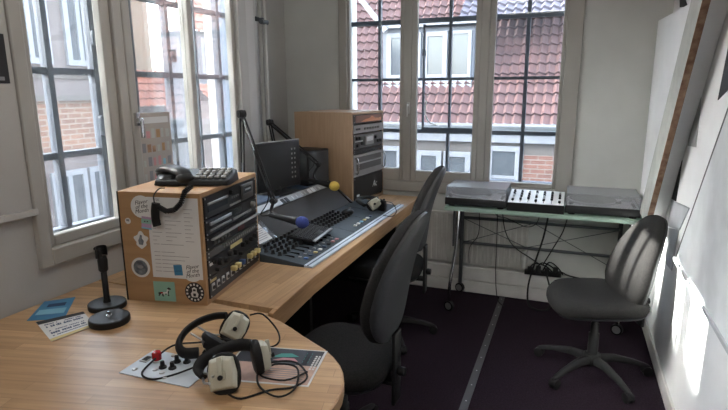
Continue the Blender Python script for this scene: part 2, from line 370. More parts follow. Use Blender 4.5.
# radiator and trunking under the back window
tr = MB().box(-1.9, YB - .055, 0, .53, YB, .095).box(-1.9, YB - .048, .1, .53, YB, .205).obj('baseboard_back', 'trunk', bevel=.004); struct(tr)
ra = thing('radiator', 'white ribbed panel radiator on the back wall below the window', 'radiator', (-.85, YB - .02, .225))
b = MB(); b.box(-.65, -.012, 0, .61, .0, .40)
for i in range(31):
    x = -.63 + i * .0405
    b.box(x, -.024, .012, x + .022, -.012, .388)
b.obj('ribbed_panel', 'radiator', ra, bevel=.004)
MB().box(-.65, -.026, .388, .61, .0, .41).obj('top_grille', 'radiator', ra, bevel=.003)
MB().cyl((.59, -.035, .02), (.59, -.035, .09), .014).cyl((.59, -.035, .09), (.59, -.035, .15), .020, .017).obj('valve', 'white', ra)

# ------------------------------------------------------------------ right wall: boards and painted mural
b = MB()
T = M(((0, 0, 1, 0), (1, 0, 0, 0), (0, 1, 0, 0), (0, 0, 0, 1)))     # poly (y,z) extruded along x
b.prism([(3.94, .20), (3.97, 1.985), (2.55, 1.925), (3.50, .73), (3.50, .20)], .467, .55, T)
struct(b.obj('trim_4', 'wall_r', bevel=.004))
br = thing('leaning_board', 'grey painted board with worn brown edge leaning diagonally in the right corner', 'board', (.45, 3.0, .78))
d = V((0, -.78, 1.0)).normalized()
def diag(y0, z0, dy, z1): return (y0 - (z1 - z0) * dy, z1)
yl = lambda z: 2.71 + (1.95 - z) * .80
q = [(yl(.80) + .0, .80), (yl(.80) - .30, .80), (yl(2.6) - .235, 2.6), (yl(2.6), 2.6)]
MB().prism([(y - 3.0, z - .78) for y, z in q], -.012, .0165, T).obj('board_face', 'plank', br)
q2 = [(yl(.80) - .300, .80), (yl(.80) - .306, .80), (yl(2.6) - .241, 2.6), (yl(2.6) - .235, 2.6)]
MB().prism([(y - 3.0, z - .78) for y, z in q2], -.012, .0165, T).obj('board_edge', 'rawwood', br)
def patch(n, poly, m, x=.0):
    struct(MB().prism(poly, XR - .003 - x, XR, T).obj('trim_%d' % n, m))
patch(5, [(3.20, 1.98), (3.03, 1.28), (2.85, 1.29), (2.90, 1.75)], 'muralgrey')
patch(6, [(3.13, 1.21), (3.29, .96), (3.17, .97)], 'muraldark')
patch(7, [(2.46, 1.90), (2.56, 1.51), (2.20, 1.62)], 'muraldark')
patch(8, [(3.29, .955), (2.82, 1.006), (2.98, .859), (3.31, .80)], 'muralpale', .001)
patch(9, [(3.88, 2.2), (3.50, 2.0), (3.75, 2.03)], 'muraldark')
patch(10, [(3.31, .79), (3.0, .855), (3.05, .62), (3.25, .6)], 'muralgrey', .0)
wb = thing('wall_panel', 'large white slanted panel with a dark outline on the right wall, lower edge above chair', 'panel', (XR, 2.9, .70))
poly = [(2.915, .708), (1.0, .70), (1.0, 2.6), (1.42, 2.62)]
b = MB().prism([(y - 2.9, z - .70) for y, z in poly], -.022, 0, T); b.obj('panel_sheet', 'board', wb, bevel=.002)
poly2 = [(2.918, .704), (2.895, .712), (1.40, 2.62), (1.423, 2.622)]
MB().prism([(y - 2.9, z - .70) for y, z in poly2], -.0225, -.0205, T).obj('panel_outline', 'boardedge', wb)
q = [(2.90, .725), (1.0, .717), (1.0, .731), (2.89, .742)]
MB().prism([(y - 2.9, z - .70) for y, z in q], -.030, -.020, T).obj('panel_rail', 'muralpale', wb)
# ------------------------------------------------------------------ desks
ZD = .745
dk = thing('studio_desk', 'long beech studio desk running along left wall to the back window', 'desk', (-1.45, 2.7, 0))
def L(x, y): return (x + 1.45, y - 2.7)
FX = lambda y: -1.022 - (y - 1.78) * .0235
b = MB().prism([L(-1.89, 1.62), L(-.99, 1.62), L(FX(2.0), 2.0), L(FX(3.92), 3.92), L(-1.89, 3.92)], ZD - .03, ZD); b.obj('worktop', 'desk', dk)
b = MB().prism([L(-1.005, 1.58), L(-.985, 1.58), L(FX(2.0) + .004, 2.0), L(FX(3.92) + .003, 3.923), L(FX(3.92) - .02, 3.923), L(FX(2.0) - .02, 2.0)], ZD - .085, ZD - .001); b.obj('front_lipping', 'edge_y', dk, bevel=.003)
for y0 in (2.36, 3.84): MB().box(*L(-1.85, y0), .0, *L(-1.24, y0 + .03), ZD - .03).obj('support_panel', 'black', dk)
MB().box(*L(-1.87, 2.42), .45, *L(-1.85, 3.84), ZD - .03).obj('modesty_panel', 'black', dk)

rt = thing('round_ended_table', 'beech table with a rounded end in the foreground, joined to the long desk', 'table', (-1.2, 1.1, 0))
edge = [(-1.0, 1.556), (-.93, 1.532), (-.86, 1.495), (-.80, 1.458), (-.74, 1.425), (-.685, 1.395), (-.64, 1.36), (-.60, 1.32), (-.575, 1.285), (-.552, 1.24), (-.537, 1.19), (-.530, 1.14), (-.530, 1.08), (-.54, 1.01), (-.565, .93), (-.61, .85), (-.67, .78), (-.75, .72), (-.85, .67), (-1.0, .63), (-1.3, .60), (-1.89, .60), (-1.89, 1.615), (-1.0, 1.575)]
E1 = [(x + 1.2, y - 1.1) for x, y in edge]
MB().prism(E1, ZD - .038, ZD + .0005).obj('worktop', 'table', rt, bevel=.003)
b = MB()
eo = [(x + 1.2, y - 1.1) for x, y in edge[:21]]
r0 = []
for i, (x, y) in enumerate(eo):
    p0 = V(eo[max(i - 1, 0)]); p1 = V(eo[min(i + 1, len(eo) - 1)]); t = (p1 - p0).normalized(); nn = V((-t.y, t.x))
    r0.append((V((x, y)) + nn * .0035, V((x, y)) - nn * .003))
b.rings([[V((o.x, o.y, ZD - .038)), V((o.x, o.y, ZD - .002)), V((i_.x, i_.y, ZD - .002)), V((i_.x, i_.y, ZD - .038))] for o, i_ in r0], smooth=True)
b.obj('edge_lipping', 'edge', rt)
MB().cyl((.25, -.05, .02), (.25, -.05, ZD - .038), .03).lathe([(.2, 0), (.2, .012), (.03, .03)], (.25, -.05, 0)).obj('pedestal', 'blackm', rt)
MB().box(-.66, -.3, 0, -.64, .3, ZD - .038).obj('support_panel', 'black', rt)

# ------------------------------------------------------------------ rack cabinets
def carcass(parent, w, d, h, m, back='black', t=.018, z0=0):
    """front faces local +x; local x -d..0, y 0..w"""
    MB().box(-d, 0, z0, 0, t, h).obj('side_panel', m, parent, bevel=.0015)
    MB().box(-d, w - t, z0, 0, w, h).obj('side_panel', m, parent, bevel=.0015)
    MB().box(-d, t, h - t, 0, w - t, h).obj('top_panel', m, parent, bevel=.0015)
    MB().box(-d, t, z0, 0, w - t, z0 + t).obj('bottom_panel', m, parent, bevel=.0015)
    MB().box(-d + .004, t, z0 + t, -d + .012, w - t, h - t).obj('back_panel', back, parent)
    for y in (t, w - t - .018): MB().box(-.012, y, z0 + t, -.006, y + .018, h - t).obj('rack_rail', 'blackm', parent)
def rack_screws(b, y0, y1, z0, z1):
    for y in (y0 + .008, y1 - .008):
        for z in (z0 + .008, z1 - .008): b.lathe([(.0035, 0), (.0035, .002), (.001, .003)], (.004, y, z), (1, 0, 0), n=8)

R1 = thing('rack_cabinet', 'stickered brown rack cabinet on desk with telephone on top', 'cabinet', (-1.257, 1.552, ZD), rad(10.3))
carcass(R1, .530, .343, .440, 'rackwood')
MB().box(-.3445, -.0005, 0, -.338, .004, .44).obj('edge_strip', 'black', R1)
Y0, Y1 = .020, .510
def unit(parent, name, z0, z1, m='gear', d=.18, label=None):
    o = MB().rbox(-d, Y0 + .02, z0 + .002, 0, Y1 - .02, z1 - .002, .002).box(-.004, Y0, z0 + .001, .004, Y1, z1 - .001).obj(name, m, parent, label=label)
    b = MB(); rack_screws(b, Y0, Y1, z0, z1); b.obj('rack_screws', 'silver', o)
    return o
# twin cassette/CD deck
u = unit(R1, 'cassette_deck', .335, .422, 'gear', label='cassette deck with long silver tray and window')
MB().rbox(.004, .045, .386, .010, .215, .396, .002).obj('disc_tray', 'silver', u)
MB().box(.004, .045, .360, .006, .215, .380).obj('display', 'ext_glass', u)
w = MB().rbox(.004, .345, .345, .012, .465, .412, .003).obj('cassette_door', 'gear2', u)
MB().box(.012, .365, .372, .0128, .445, .400).obj('door_window', 'ext_glass', w)
MB().box(.0128, .375, .384, .0134, .435, .391).obj('tape_label', 'gear3', w)
for i in range(7): MB().rbox(.004, .232 + .015 * i, .343, .009, .243 + .015 * i, .351, .001).obj('button', 'gear3', u)
for i in range(4): MB().rbox(.004, .245 + .02 * i, .372, .009, .258 + .02 * i, .380, .001).obj('button', 'gear2', u)
MB().lathe([(.011, 0), (.009, .014)], (.004, .245, .400), (1, 0, 0), 14).obj('knob', 'black', u)
u = unit(R1, 'disc_player', .268, .332, 'gear', label='disc player with silver tray front')
MB().rbox(.004, .05, .306, .012, .235, .318, .002).obj('disc_tray', 'silver', u)
MB().rbox(.004, .05, .282, .008, .235, .290, .001).obj('trim_bar', 'gear3', u)
MB().box(.004, .255, .298, .006, .345, .320).obj('display', 'ext_glass', u)
for i in range(9): MB().rbox(.004, .255 + .021 * i, .279, .010, .271 + .021 * i, .288, .001).obj('button', 'gear3', u)
MB().lathe([(.013, 0), (.011, .016)], (.004, .455, .308), (1, 0, 0), 14).obj('knob', 'gear3', u)
u = unit(R1, 'drawer_unit', .212, .265, 'gear', label='black rack unit with long silver handle bars')
MB().rbox(.010, .040, .250, .026, .500, .257, .002).obj('handle_bar', 'gear3', u)
MB().box(.004, .30, .220, .007, .36, .244).obj('red_indicator', mat('dark_red', (.10, .012, .015), .4), u)
for i in range(5): MB().rbox(.004, .07 + .03 * i, .224, .009, .092 + .03 * i, .236, .001).obj('button', 'gear2', u)
u = unit(R1, 'patch_strip', .178, .209, 'gear2', label='graphite strip of jack sockets')
for i in range(16): MB().lathe([(.006, 0), (.006, .003), (.003, .0031)], (.004, .16 + .021 * i, .194), (1, 0, 0), 8).obj('socket', 'gear3', u)
MB().box(.004, .215, .164, .0065, .33, .180).obj('tape_label', 'c_yellow', u)
u = unit(R1, 'amplifier', .108, .176, 'gear', label='black amplifier with dark round knobs')
for y, z, r in ((.06, .16, .010), (.11, .145, .016), (.16, .135, .013), (.20, .15, .013), (.25, .14, .013), (.33, .15, .012), (.37, .15, .012), (.42, .15, .012), (.46, .155, .012), (.08, .12, .008), (.30, .12, .008)):
    MB().lathe([(r, 0), (r * .85, .016)], (.004, y, z), (1, 0, 0), 14).obj('knob', 'black', u)
MB().box(.004, .03, .150, .006, .075, .160).obj('tape_label', 'paper', u)
u = unit(R1, 'patch_panel', .020, .105, 'gear', label='black patch panel with cream and blue connectors')
for i in range(11):
    y = .045 + .0425 * i
    z = .062
    col = ['gear3', 'gear3', 'gear3', 'black', 'c_yellow', 'c_yellow', 'c_blue', 'gear3', 'c_yellow', 'c_yellow', 'c_yellow'][i]
    o = MB().rbox(.004, y - .012, z - .015, .008, y + .012, z + .015, .002).obj('socket', 'silver', u)
    MB().lathe([(.008, 0), (.008, .002)], (.008, y, z - .002), (1, 0, 0), 12).obj('socket_hole', 'black', o)
    if col not in ('gear3', 'black'): MB().rbox(.004, y - .011, z + .010, .028, y + .011, z + .030, .002).obj('connector_plug', col, o)
MB().box(.004, .025, .083, .006, .075, .093).obj('tape_label', 'c_yellow', u)
# stickers on the near side (local -y face). s = distance from front corner
def FT(s_, z, dz=0): return frame_T((-s_, -.0006 - dz, z), (1, 0, 0), (0, 0, 1))
def disc(r, s_, z, dz=0, n=28): return MB().prism([(math.cos(2 * PI * i / n) * r, math.sin(2 * PI * i / n) * r) for i in range(n)], 0, .0008, FT(s_, z, dz))
def rectp(s0, s1, z0, z1, dz=0, rot=0):
    c = ((s0 + s1) / 2, (z0 + z1) / 2); w, h = abs(s1 - s0) / 2, abs(z1 - z0) / 2
    R = M.Rotation(rot, 4, 'Z')
    return MB().prism([(-w, -h), (w, -h), (w, h), (-w, h)], 0, .0008, FT(c[0], c[1], dz) @ R)
z_ = lambda z: z - ZD
ps = rectp(.010, .220, .105, .422).obj('programme_sheet', 'paper', R1, label='white typed sheet taped to the side')
b = MB().text('FSK', .015, FT(.176, .412, .001)); b.obj('lettering', 'greyink', ps)
b = MB()
for i in range(17):
    z = .378 - i * .0155
    if i in (10,): continue
    for s0, s1 in (((.205, .165 + .012 * (i % 3)), (.150, .085 + .02 * ((i * 7) % 3)), (.07, .035 + .01 * (i % 2))) if i < 9 else ((.205, .18), (.175, .06 + .02 * (i % 4)))):
        b.prism([(-s0, z), (-s1, z), (-s1, z + .0017), (-s0, z + .0017)], 0, .0004, frame_T((0, -.0016, 0), (1, 0, 0), (0, 0, 1)))
b.obj('typed_lines', 'greyink', ps)
for nm, (s_, zz, r) in {'a': (.243, .383, .044), 'b': (.052, .137, .042)}.items():
    o = disc(r, s_, zz, .001).obj('round_sticker', 'paper', R1, label='round white sticker with script lettering')
    b = MB()
    for k, t in enumerate(('Flavor', 'of the', 'Month')): b.text(t, .022, FT(s_, zz + .018 - .017 * k, .002) @ M.Rotation(rad(10), 4, 'Z'), font_shear=.35)
    b.obj('lettering', 'ink', o)
o = rectp(.257 - .03, .257 + .026 - .03, 0, 0)
o.bm.free()
o = rectp(.205, .247, .300, .345, .002, rad(-6)).obj('face_sticker', 'purple', R1, label='lilac and teal square face sticker')
rectp(.205, .247, .318, .336, .003, rad(-6)).obj('teal_band', 'mint', o); rectp(.206, .248, .297, .303, .003, rad(-6)).obj('blue_band', 'skyblue', o)
b = MB()
for s_ in (.232, .221): b.prism([(math.cos(2 * PI * i / 8) * .0028, math.sin(2 * PI * i / 8) * .0028) for i in range(8)], 0, .0006, FT(s_, .327, .004))
b.obj('eyes', 'ink', o)
o = disc(.012, .306, .325, .0005).obj('small_sticker', 'paper', R1); MB().prism([(-.007, -.002), (.006, -.004), (.007, .005), (-.005, .006)], 0, .0006, FT(.306, .327, .0015)).obj('emblem', 'greyink', o)
poly = [(math.cos(a) * (.027 + .006 * math.sin(5 * a)), math.sin(a) * (.031 + .005 * math.cos(4 * a))) for a in [2 * PI * i / 28 for i in range(28)]]
o = MB().prism(poly, 0, .0008, FT(.257, .252, .001)).obj('cutout_sticker', 'paper', R1, label='white cut-out sticker with dark bird shape')
MB().prism([(-.010, -.018), (.006, -.02), (.012, -.004), (.004, .006), (.006, .018), (-.002, .021), (-.006, .008), (-.012, -.002)], 0, .0006, FT(.257, .252, .002)).obj('emblem', 'greysticker', o)
o = disc(.040, .270, .140, .001).obj('round_sticker', 'paper', R1, label='round white sticker with grey globe')
o2 = disc(.0305, .270, .140, .002).obj('globe_print', 'greysticker', o); MB().prism([(math.cos(2 * PI * i / 16) * .013, math.sin(2 * PI * i / 16) * .007) for i in range(16)], 0, .0004, FT(.270, .143, .003)).obj('emblem', 'greyink', o2)
o = rectp(.093, .128, .118, .160, .002, rad(4)).obj('blue_sticker', 'dblue', R1)
o.location.x = 0
b = MB().prism([(-.012, -.003), (.012, -.001), (.012, .001), (-.012, -.001)], 0, .0004, FT(.11, .137, .0032)); b.obj('print_line', 'ink_blue', o)
o = rectp(.131, .222, .008, .088, .001, rad(1)).obj('dog_sticker', 'mint', R1, label='mint green square sticker with a small dog')
dog = [(-.028, -.006), (-.022, -.002), (.004, .0), (.012, .006), (.014, .017), (.020, .020), (.030, .014), (.028, .011), (.021, .010), (.019, .0), (.017, -.008), (.021, -.016), (.016, -.016), (.011, -.009), (-.006, -.012), (-.003, -.019), (-.009, -.019), (-.013, -.010), (-.020, -.012), (-.022, -.018), (-.027, -.017), (-.024, -.010)]
MB().prism(dog, 0, .0004, FT(.177, .046, .0022)).obj('dog_print', 'ink', o); MB().prism([(x * .62 + .003, y * .62) for x, y in dog], 0, .0004, FT(.177, .046, .003)).obj('dog_body', 'paper', o)
MB().prism([(-.016, -.006), (-.006, -.006), (-.006, -.001), (-.016, -.001)], 0, .0004, FT(.177, .046, .0036)).obj('collar', 'red', o)
o = disc(.040, .049, .053, .001).obj('round_sticker', 'ink', R1, label='round black sticker with white figure')
b = MB()
for i in range(14):
    a = 2 * PI * i / 14; b.box(-.0035, -.004, 0, .0035, .004, .0005, FT(.049, .053, .002) @ M.Rotation(a, 4, 'Z') @ M.Translation((0, .0315, 0)))
b.prism([(-.012, -.02), (.012, -.02), (.016, -.006), (.009, .004), (.010, .016), (0, .021), (-.010, .016), (-.009, .004), (-.016, -.006)], 0, .0005, FT(.049, .053, .002))
o2 = b.obj('emblem', 'paper', o); MB().prism([(-.005, -.016), (.005, -.016), (.006, -.004), (-.006, -.004)], 0, .0004, FT(.049, .053, .003)).prism([(-.006, .005), (.006, .005), (.005, .013), (-.005, .013)], 0, .0004, FT(.049, .053, .003)).obj('emblem_ink', 'ink', o2)  # dark printed parts of the figure

R2 = thing('rack_cabinet', 'tall pale beech rack cabinet at the far end of desk by back window', 'cabinet', (-1.418, 3.40, ZD), rad(-5))
carcass(R2, .530, .475, .665, 'rackwood_pale')
u = unit(R2, 'meter_unit', .585, .645, 'gear2', label='top unit with glossy orange reflecting window')
MB().box(.004, .05, .590, .007, .49, .640).obj('display_window', mat('bronze_gloss', (.30, .17, .13), .25, .3), u)
MB().prism([(.12, .594), (.47, .594), (.47, .618), (.42, .612), (.36, .616), (.31, .632), (.26, .616), (.20, .612)], .0072, .0078, T).obj('roof_reflection', mat('orange_reflection', (.62, .24, .11), .3), u)  # orange reflection of a sunlit roof painted on the display window
u = unit(R2, 'recorder', .515, .575, 'gear3', label='grey unit with small black display')
MB().box(.004, .05, .538, .006, .12, .552).obj('display', 'black', u)
for i in range(6): MB().rbox(.004, .18 + .045 * i, .536, .010, .21 + .045 * i, .552, .001).obj('button', 'gear2', u)
u = unit(R2, 'minidisc_player', .405, .508, 'gear2', label='grey player with square door and round knobs')
w = MB().rbox(.004, .195, .425, .012, .335, .490, .003).obj('disc_door', 'gear3', u); MB().box(.012, .215, .450, .0126, .315, .482).obj('door_label', 'paper', w)
for y, z in ((.06, .48), (.10, .48), (.14, .44), (.07, .43), (.37, .47), (.41, .44), (.45, .44)): MB().lathe([(.013, 0), (.011, .014)], (.004, y, z), (1, 0, 0), 12).obj('knob', 'black', u)
MB().box(.004, .04, .455, .0055, .16, .462).obj('print_line', 'paper', u)
u = unit(R2, 'blank_vent', .372, .400, 'gear', label='dark narrow blank strip')
u = unit(R2, 'server_case', .205, .365, 'gear3', label='grey rack computer with two handles')
MB().box(.004, .06, .25, .008, .47, .30).obj('drive_bay', 'gear2', u); MB().box(.004, .06, .31, .008, .47, .345).obj('drive_bay', 'gear2', u); MB().box(.004, .06, .296, .0095, .47, .304).obj('trim_bar', 'silver', u)
for y in (.035, .495): MB().tube([(.004, y, .235), (.03, y, .24), (.03, y, .335), (.004, y, .34)], .005).obj('handle', 'chrome', u)
u = unit(R2, 'power_unit', .03, .200, 'gear', label='black bottom unit with white label')
MB().box(.004, .06, .06, .0055, .10, .075).obj('label_plate', 'paper', u)
MB().text('Ac', .07, frame_T((.0045, .36, .115), (0, 1, 0), (0, 0, 1)), font_shear=.3).obj('lettering', 'paper', u)

# ------------------------------------------------------------------ telephone
TP = thing('desk_telephone', 'black desk telephone with grey keys on the stickered rack cabinet', 'telephone', (-1.425, 1.735, ZD + .44), math.atan2(.36, .93))
b = MB().rings([[V((x, y, z)) for x, y in ((-.14, -.075), (.155, -.085), (.165, -.06), (.165, .07), (.15, .09), (-.14, .09))] for z in (.004,)] + [[V((x * .97, y * .95, .022 + (y + .09) * .16)) for x, y in ((-.14, -.075), (.155, -.085), (.165, -.06), (.165, .07), (.15, .09), (-.14, .09))]], smooth=False)
body = b.obj('body', 'black', TP, bevel=.004)
for i in range(5):
    for j in range(4):
        x = .015 + i * .027; y = -.058 + j * .034
        MB().rbox(x, y, .024 + (y + .09) * .16, x + .019, y + .021, .033 + (y + .1) * .16, .003).obj('key', 'gear3' , TP)
MB().rbox(.0, .062, .044, .13, .082, .052, .003).obj('display', 'gear2', TP)
def lump(b, pts, rad_, n=14):
    b.tube(pts, rad_, n=n, smooth_it=4)
hs = MB()
Q = [(-.172, .062, .036), (-.155, .052, .047), (-.115, .025, .058), (-.065, -.015, .059), (-.022, -.052, .048), (.002, -.075, .034)]
rr = [.012, .027, .025, .025, .030, .013]
Pq = [V(p) for p in Q]; rs = []
for i, p in enumerate(Pq):
    dd = (Pq[min(i + 1, 5)] - Pq[max(i - 1, 0)]).normalized(); w = dd.cross(V((0, 0, 1))).normalized(); uu = w.cross(dd)
    rs.append([p + w * math.cos(t) * rr[i] * 1.25 + uu * math.sin(t) * rr[i] * .8 for t in [2 * PI * k / 14 for k in range(14)]])
hs.rings(rs)
hs.sphere((-.140, .042, .036), .032, (1.1, 1, .75)).sphere((-.020, -.058, .032), .034, (1.1, 1, .75))
hd = hs.obj('handset', 'black', TP); sm = hd.modifiers.new('smooth', 'SUBSURF'); sm.levels = sm.render_levels = 1
MB().rings([[V((-.10 + math.cos(t) * .055 * k, .015 + math.sin(t) * .085 * k, z)) for t in [2 * PI * i / 20 for i in range(20)]] for k, z in ((1, .006), (1, .025), (.85, .038))]).obj('cradle', 'black', TP)
# coiled cord hanging over the cabinet edge (rack coordinates -> telephone coordinates)
R1m = M.Translation((-1.257, 1.552, ZD)) @ M.Rotation(rad(10.3), 4, 'Z'); TPi = (M.Translation((-1.425, 1.735, ZD + .44)) @ M.Rotation(math.atan2(.36, .93), 4, 'Z')).inverted()
def rp(s_, t, z): return TPi @ R1m @ V((-s_, t, z))
path = [rp(.048, .03, .462), rp(.05, -.02, .448), rp(.06, -.032, .41), rp(.085, -.034, .385), rp(.12, -.034, .378), rp(.15, -.03, .39), rp(.168, -.026, .395)]
coil = []
N = 150
for i in range(N + 1):
    f = i / N * (len(path) - 1); k = min(int(f), len(path) - 2); p = path[k].lerp(path[k + 1], f - k)
    d_ = (path[k + 1] - path[k]).normalized(); a = d_.orthogonal().normalized(); c2 = d_.cross(a); th = i * 1.25
    coil.append(p + (a * math.cos(th) + c2 * math.sin(th)) * .0075)
MB().tube(coil, .0038, n=5, smooth_it=0).obj('coiled_cord', 'rubber', TP)
MB().tube([rp(.168, -.026, .395), rp(.175, -.02, .43), rp(.17, .01, .452), rp(.165, .04, .45)], .0025, n=6).obj('cord_end', 'rubber', TP)
b = MB().tube([rp(.163, -.028, .405), rp(.168, -.030, .375), rp(.170, -.028, .34), rp(.166, -.028, .318)], .0155, n=10)
b.obj('cord_loop', 'rubber', TP)

# ------------------------------------------------------------------ mixing console
CN = thing('mixing_console', 'slate grey mixing console with rows of black knobs let into the desk', 'mixing console', (-1.40, 2.75, ZD))
def C(x, y): return (x + 1.40, y - 2.75)
Tx = lambda y0: M(((1, 0, 0, 1.40), (0, 0, 1, y0 - 2.75), (0, 1, 0, 0), (0, 0, 0, 1)))   # poly (x,z) extruded along y
deck = lambda x: .012 + max(0, (-1.12 - x)) / .28 * .036
MB().prism([(-1.12, 0), (-1.12, .012), (-1.40, .048), (-1.40, 0)], 0, 1.415, Tx(2.087)).obj('control_deck', 'console', CN, bevel=.002)
MB().prism([(-1.078, 0), (-1.078, .010), (-1.121, .0125), (-1.121, 0)], 0, 1.46, Tx(2.087)).obj('arm_rest', 'armrest', CN, bevel=.002)
MB().prism([(-1.097, .0095), (-1.097, .0122), (-1.104, .0128), (-1.104, .0095)], 0, 1.46, Tx(2.087)).obj('trim_line', 'navy', CN)
MB().prism([(-1.40, .0), (-1.40, .050), (-1.555, .182), (-1.57, .188), (-1.60, .188), (-1.60, 0)], 0, 1.22, Tx(2.09)).obj('meter_bridge', 'bridge', CN, bevel=.003)
MB().prism([(-1.60, .0), (-1.60, .186), (-1.88, .186), (-1.88, 0)], 0, 1.22, Tx(2.09)).obj('top_shelf', 'console_top', CN, bevel=.003)
MB().prism([(-1.385, .0), (-1.385, .055), (-1.56, .195), (-1.60, .195), (-1.60, 0)], 0, .018, Tx(3.31)).obj('end_cheek', 'black', CN, bevel=.003)
# connector lip along the bridge's upper edge
lip = MB().prism([(-1.535, .163), (-1.527, .170), (-1.56, .197), (-1.568, .190)], 0, 1.20, Tx(2.10)).obj('connector_lip', 'gear3', CN)
for y in (2.62, 2.665): MB().prism([(-1.529, .170), (-1.526, .173), (-1.551, .194), (-1.554, .191)], 0, .03, Tx(y)).obj('socket', 'black', lip)
for y in (2.74, 2.79, 2.86, 2.90, 3.05, 3.10): MB().prism([(-1.533, .173), (-1.530, .176), (-1.547, .190), (-1.550, .187)], 0, .016, Tx(y)).obj('socket', 'silver', lip)
for y in (2.95, 3.0): MB().prism([(-1.529, .170), (-1.526, .173), (-1.551, .194), (-1.554, .191)], 0, .04, Tx(y)).obj('label_strip', 'paper', lip)
# knobs
def knob_mb():
    b = MB().lathe([(.0125, 0), (.0125, .004), (.0095, .006), (.0085, .019), (.006, .020)], n=10); return b
k0 = None
def place_knob(x, y):
    global k0
    loc = (*C(x, y), deck(x))
    if k0 is None: k0 = knob_mb().obj('knob', 'black', CN)
    k = k0 if k0.location.length == 0 and not k0.get('u') else k0.copy()
    if k is k0: k0['u'] = 1
    else: COL.objects.link(k); k.parent = CN
    k.location = loc
for i in range(11):
    for j in range(4):
        x = -1.385 + j * .038 + (i % 2) * .004; y = 2.125 + i * .042
        if j == 3 and i > 7: continue
        place_knob(x, y)
for i in range(9):
    for j in range(4):
        place_knob(-1.385 + j * .036, 2.66 + i * .042)
del k0['u']
cols = ['c_blue', 'navy', 'c_yellow', 'white', 'navy', 'ink', 'c_pink', 'c_pink']
for i in range(8):
    o = MB().rbox(-.010, -.009, 0, .010, .009, .007, .002).obj('button', cols[i], CN); o.location = (*C(-1.150, 2.165 + .052 * i), deck(-1.150))
    o = MB().rbox(-.007, -.006, 0, .007, .006, .004, .001).obj('button', 'gear3', CN); o.location = (*C(-1.183, 2.165 + .052 * i), deck(-1.183))
for i in range(6):
    o = MB().rbox(-.010, -.010, 0, .010, .010, .007, .002).obj('button', ['white', 'white', 'skyblue', 'c_yellow', 'white', 'navy'][i], CN); o.location = (*C(-1.165, 2.83 + .052 * i), deck(-1.165))
for i in range(9):
    MB().box(-1.27 + 1.4, 2.14 + .052 * i - 2.75, deck(-1.2) + .0005, -1.20 + 1.4, 2.143 + .052 * i - 2.75, deck(-1.27) + .0010).obj('fader_slot', 'black', CN)
b = MB()
for y in (2.30, 2.56, 2.72, 3.02, 3.22): b.prism([(-1.125, .0124), (-1.125, .0132), (-1.40, .0490), (-1.40, .0480)], 0, .0025, Tx(y))
b.obj('module_seams', 'black', CN)

ps = thing('paper_sheet', 'small white printed sheet in a clear sleeve on console front panel', 'paper', (-1.405, 2.235, ZD + .056))
tx = V((-.155, 0, .132)).normalized()
Tp = frame_T((.004, 0, .004), (0, 1, 0), tx)
MB().box(-.085, 0, 0, .085, .125, .0012, Tp).obj('clear_sleeve', 'sleeve', ps)
o = MB().box(-.075, .006, .0015, .045, .118, .0022, Tp).obj('printed_sheet', 'paper', ps)
b = MB()
for i in range(7): b.box(-.065, .02 + i * .012, .0023, .02 + .01 * (i % 3), .023 + i * .012, .0027, Tp)
b.obj('typed_lines', 'greyink', o)

# keyboard
KB = thing('computer_keyboard', 'black computer keyboard lying across the mixing console', 'keyboard', (-1.278, 2.465, ZD + .054), rad(5))
tilt = M.Rotation(rad(7), 4, 'Y')
MB().rbox(-.078, -.135, -.006, .078, .135, .010, .004, tilt).obj('case', 'black', KB)
MB().rbox(.066, -.135, .004, .080, .135, .013, .003, tilt).obj('front_edge', 'silver', KB)
for r in range(5):
    for k in range(13):
        if r == 4 and 4 <= k <= 8: continue
        MB().rbox(-.070 + r * .026, -.128 + k * .0198, .010, -.048 + r * .026, -.112 + k * .0198, .015, .002, tilt).obj('key', 'gear', KB)
MB().rbox(.034, -.128 + 4 * .0198, .010, .056, -.112 + 8 * .0198, .015, .002, tilt).obj('space_bar', 'gear', KB)

MS = thing('computer_mouse', 'black computer mouse beside headphones at the far end of console', 'mouse', (-1.30, 3.03, ZD + .036), rad(70))
MB().sphere((0, 0, .012), .05, (1, .62, .5)).obj('shell', 'black', MS); MB().cyl((.022, -.004, .036), (.022, .004, .036), .007).obj('scroll_wheel', 'gear3', MS)

# monitor
MN = thing('computer_monitor', 'dark flat screen monitor standing on top of console shelf', 'monitor', (-1.675, 2.835, ZD + .186), math.atan2(-.21, .97))
MB().rbox(-.03, -.185, .022, 0, .20, .322, .006).obj('screen_case', 'black', MN)
MB().box(0, -.175, .034, .001, .19, .310).obj('screen', mat('screen_off', (.022, .022, .024), .25), MN)
MB().rbox(-.025, -.185, .320, .0005, .20, .325, .001).obj('top_bezel', 'gear3', MN)
b = MB()
for i in range(7):
    for j in range(2): b.box(.001, .115 + j * .028, .08 + i * .03, .0014, .127 + j * .028, .092 + i * .03)
b.obj('desktop_icons', 'gear3', MN)
MB().cyl((-.015, 0, .008), (-.02, 0, .06), .02).obj('stand_neck', 'black', MN); MB().rbox(-.10, -.12, 0, .09, .12, .010, .004).obj('stand_foot', 'black', MN)

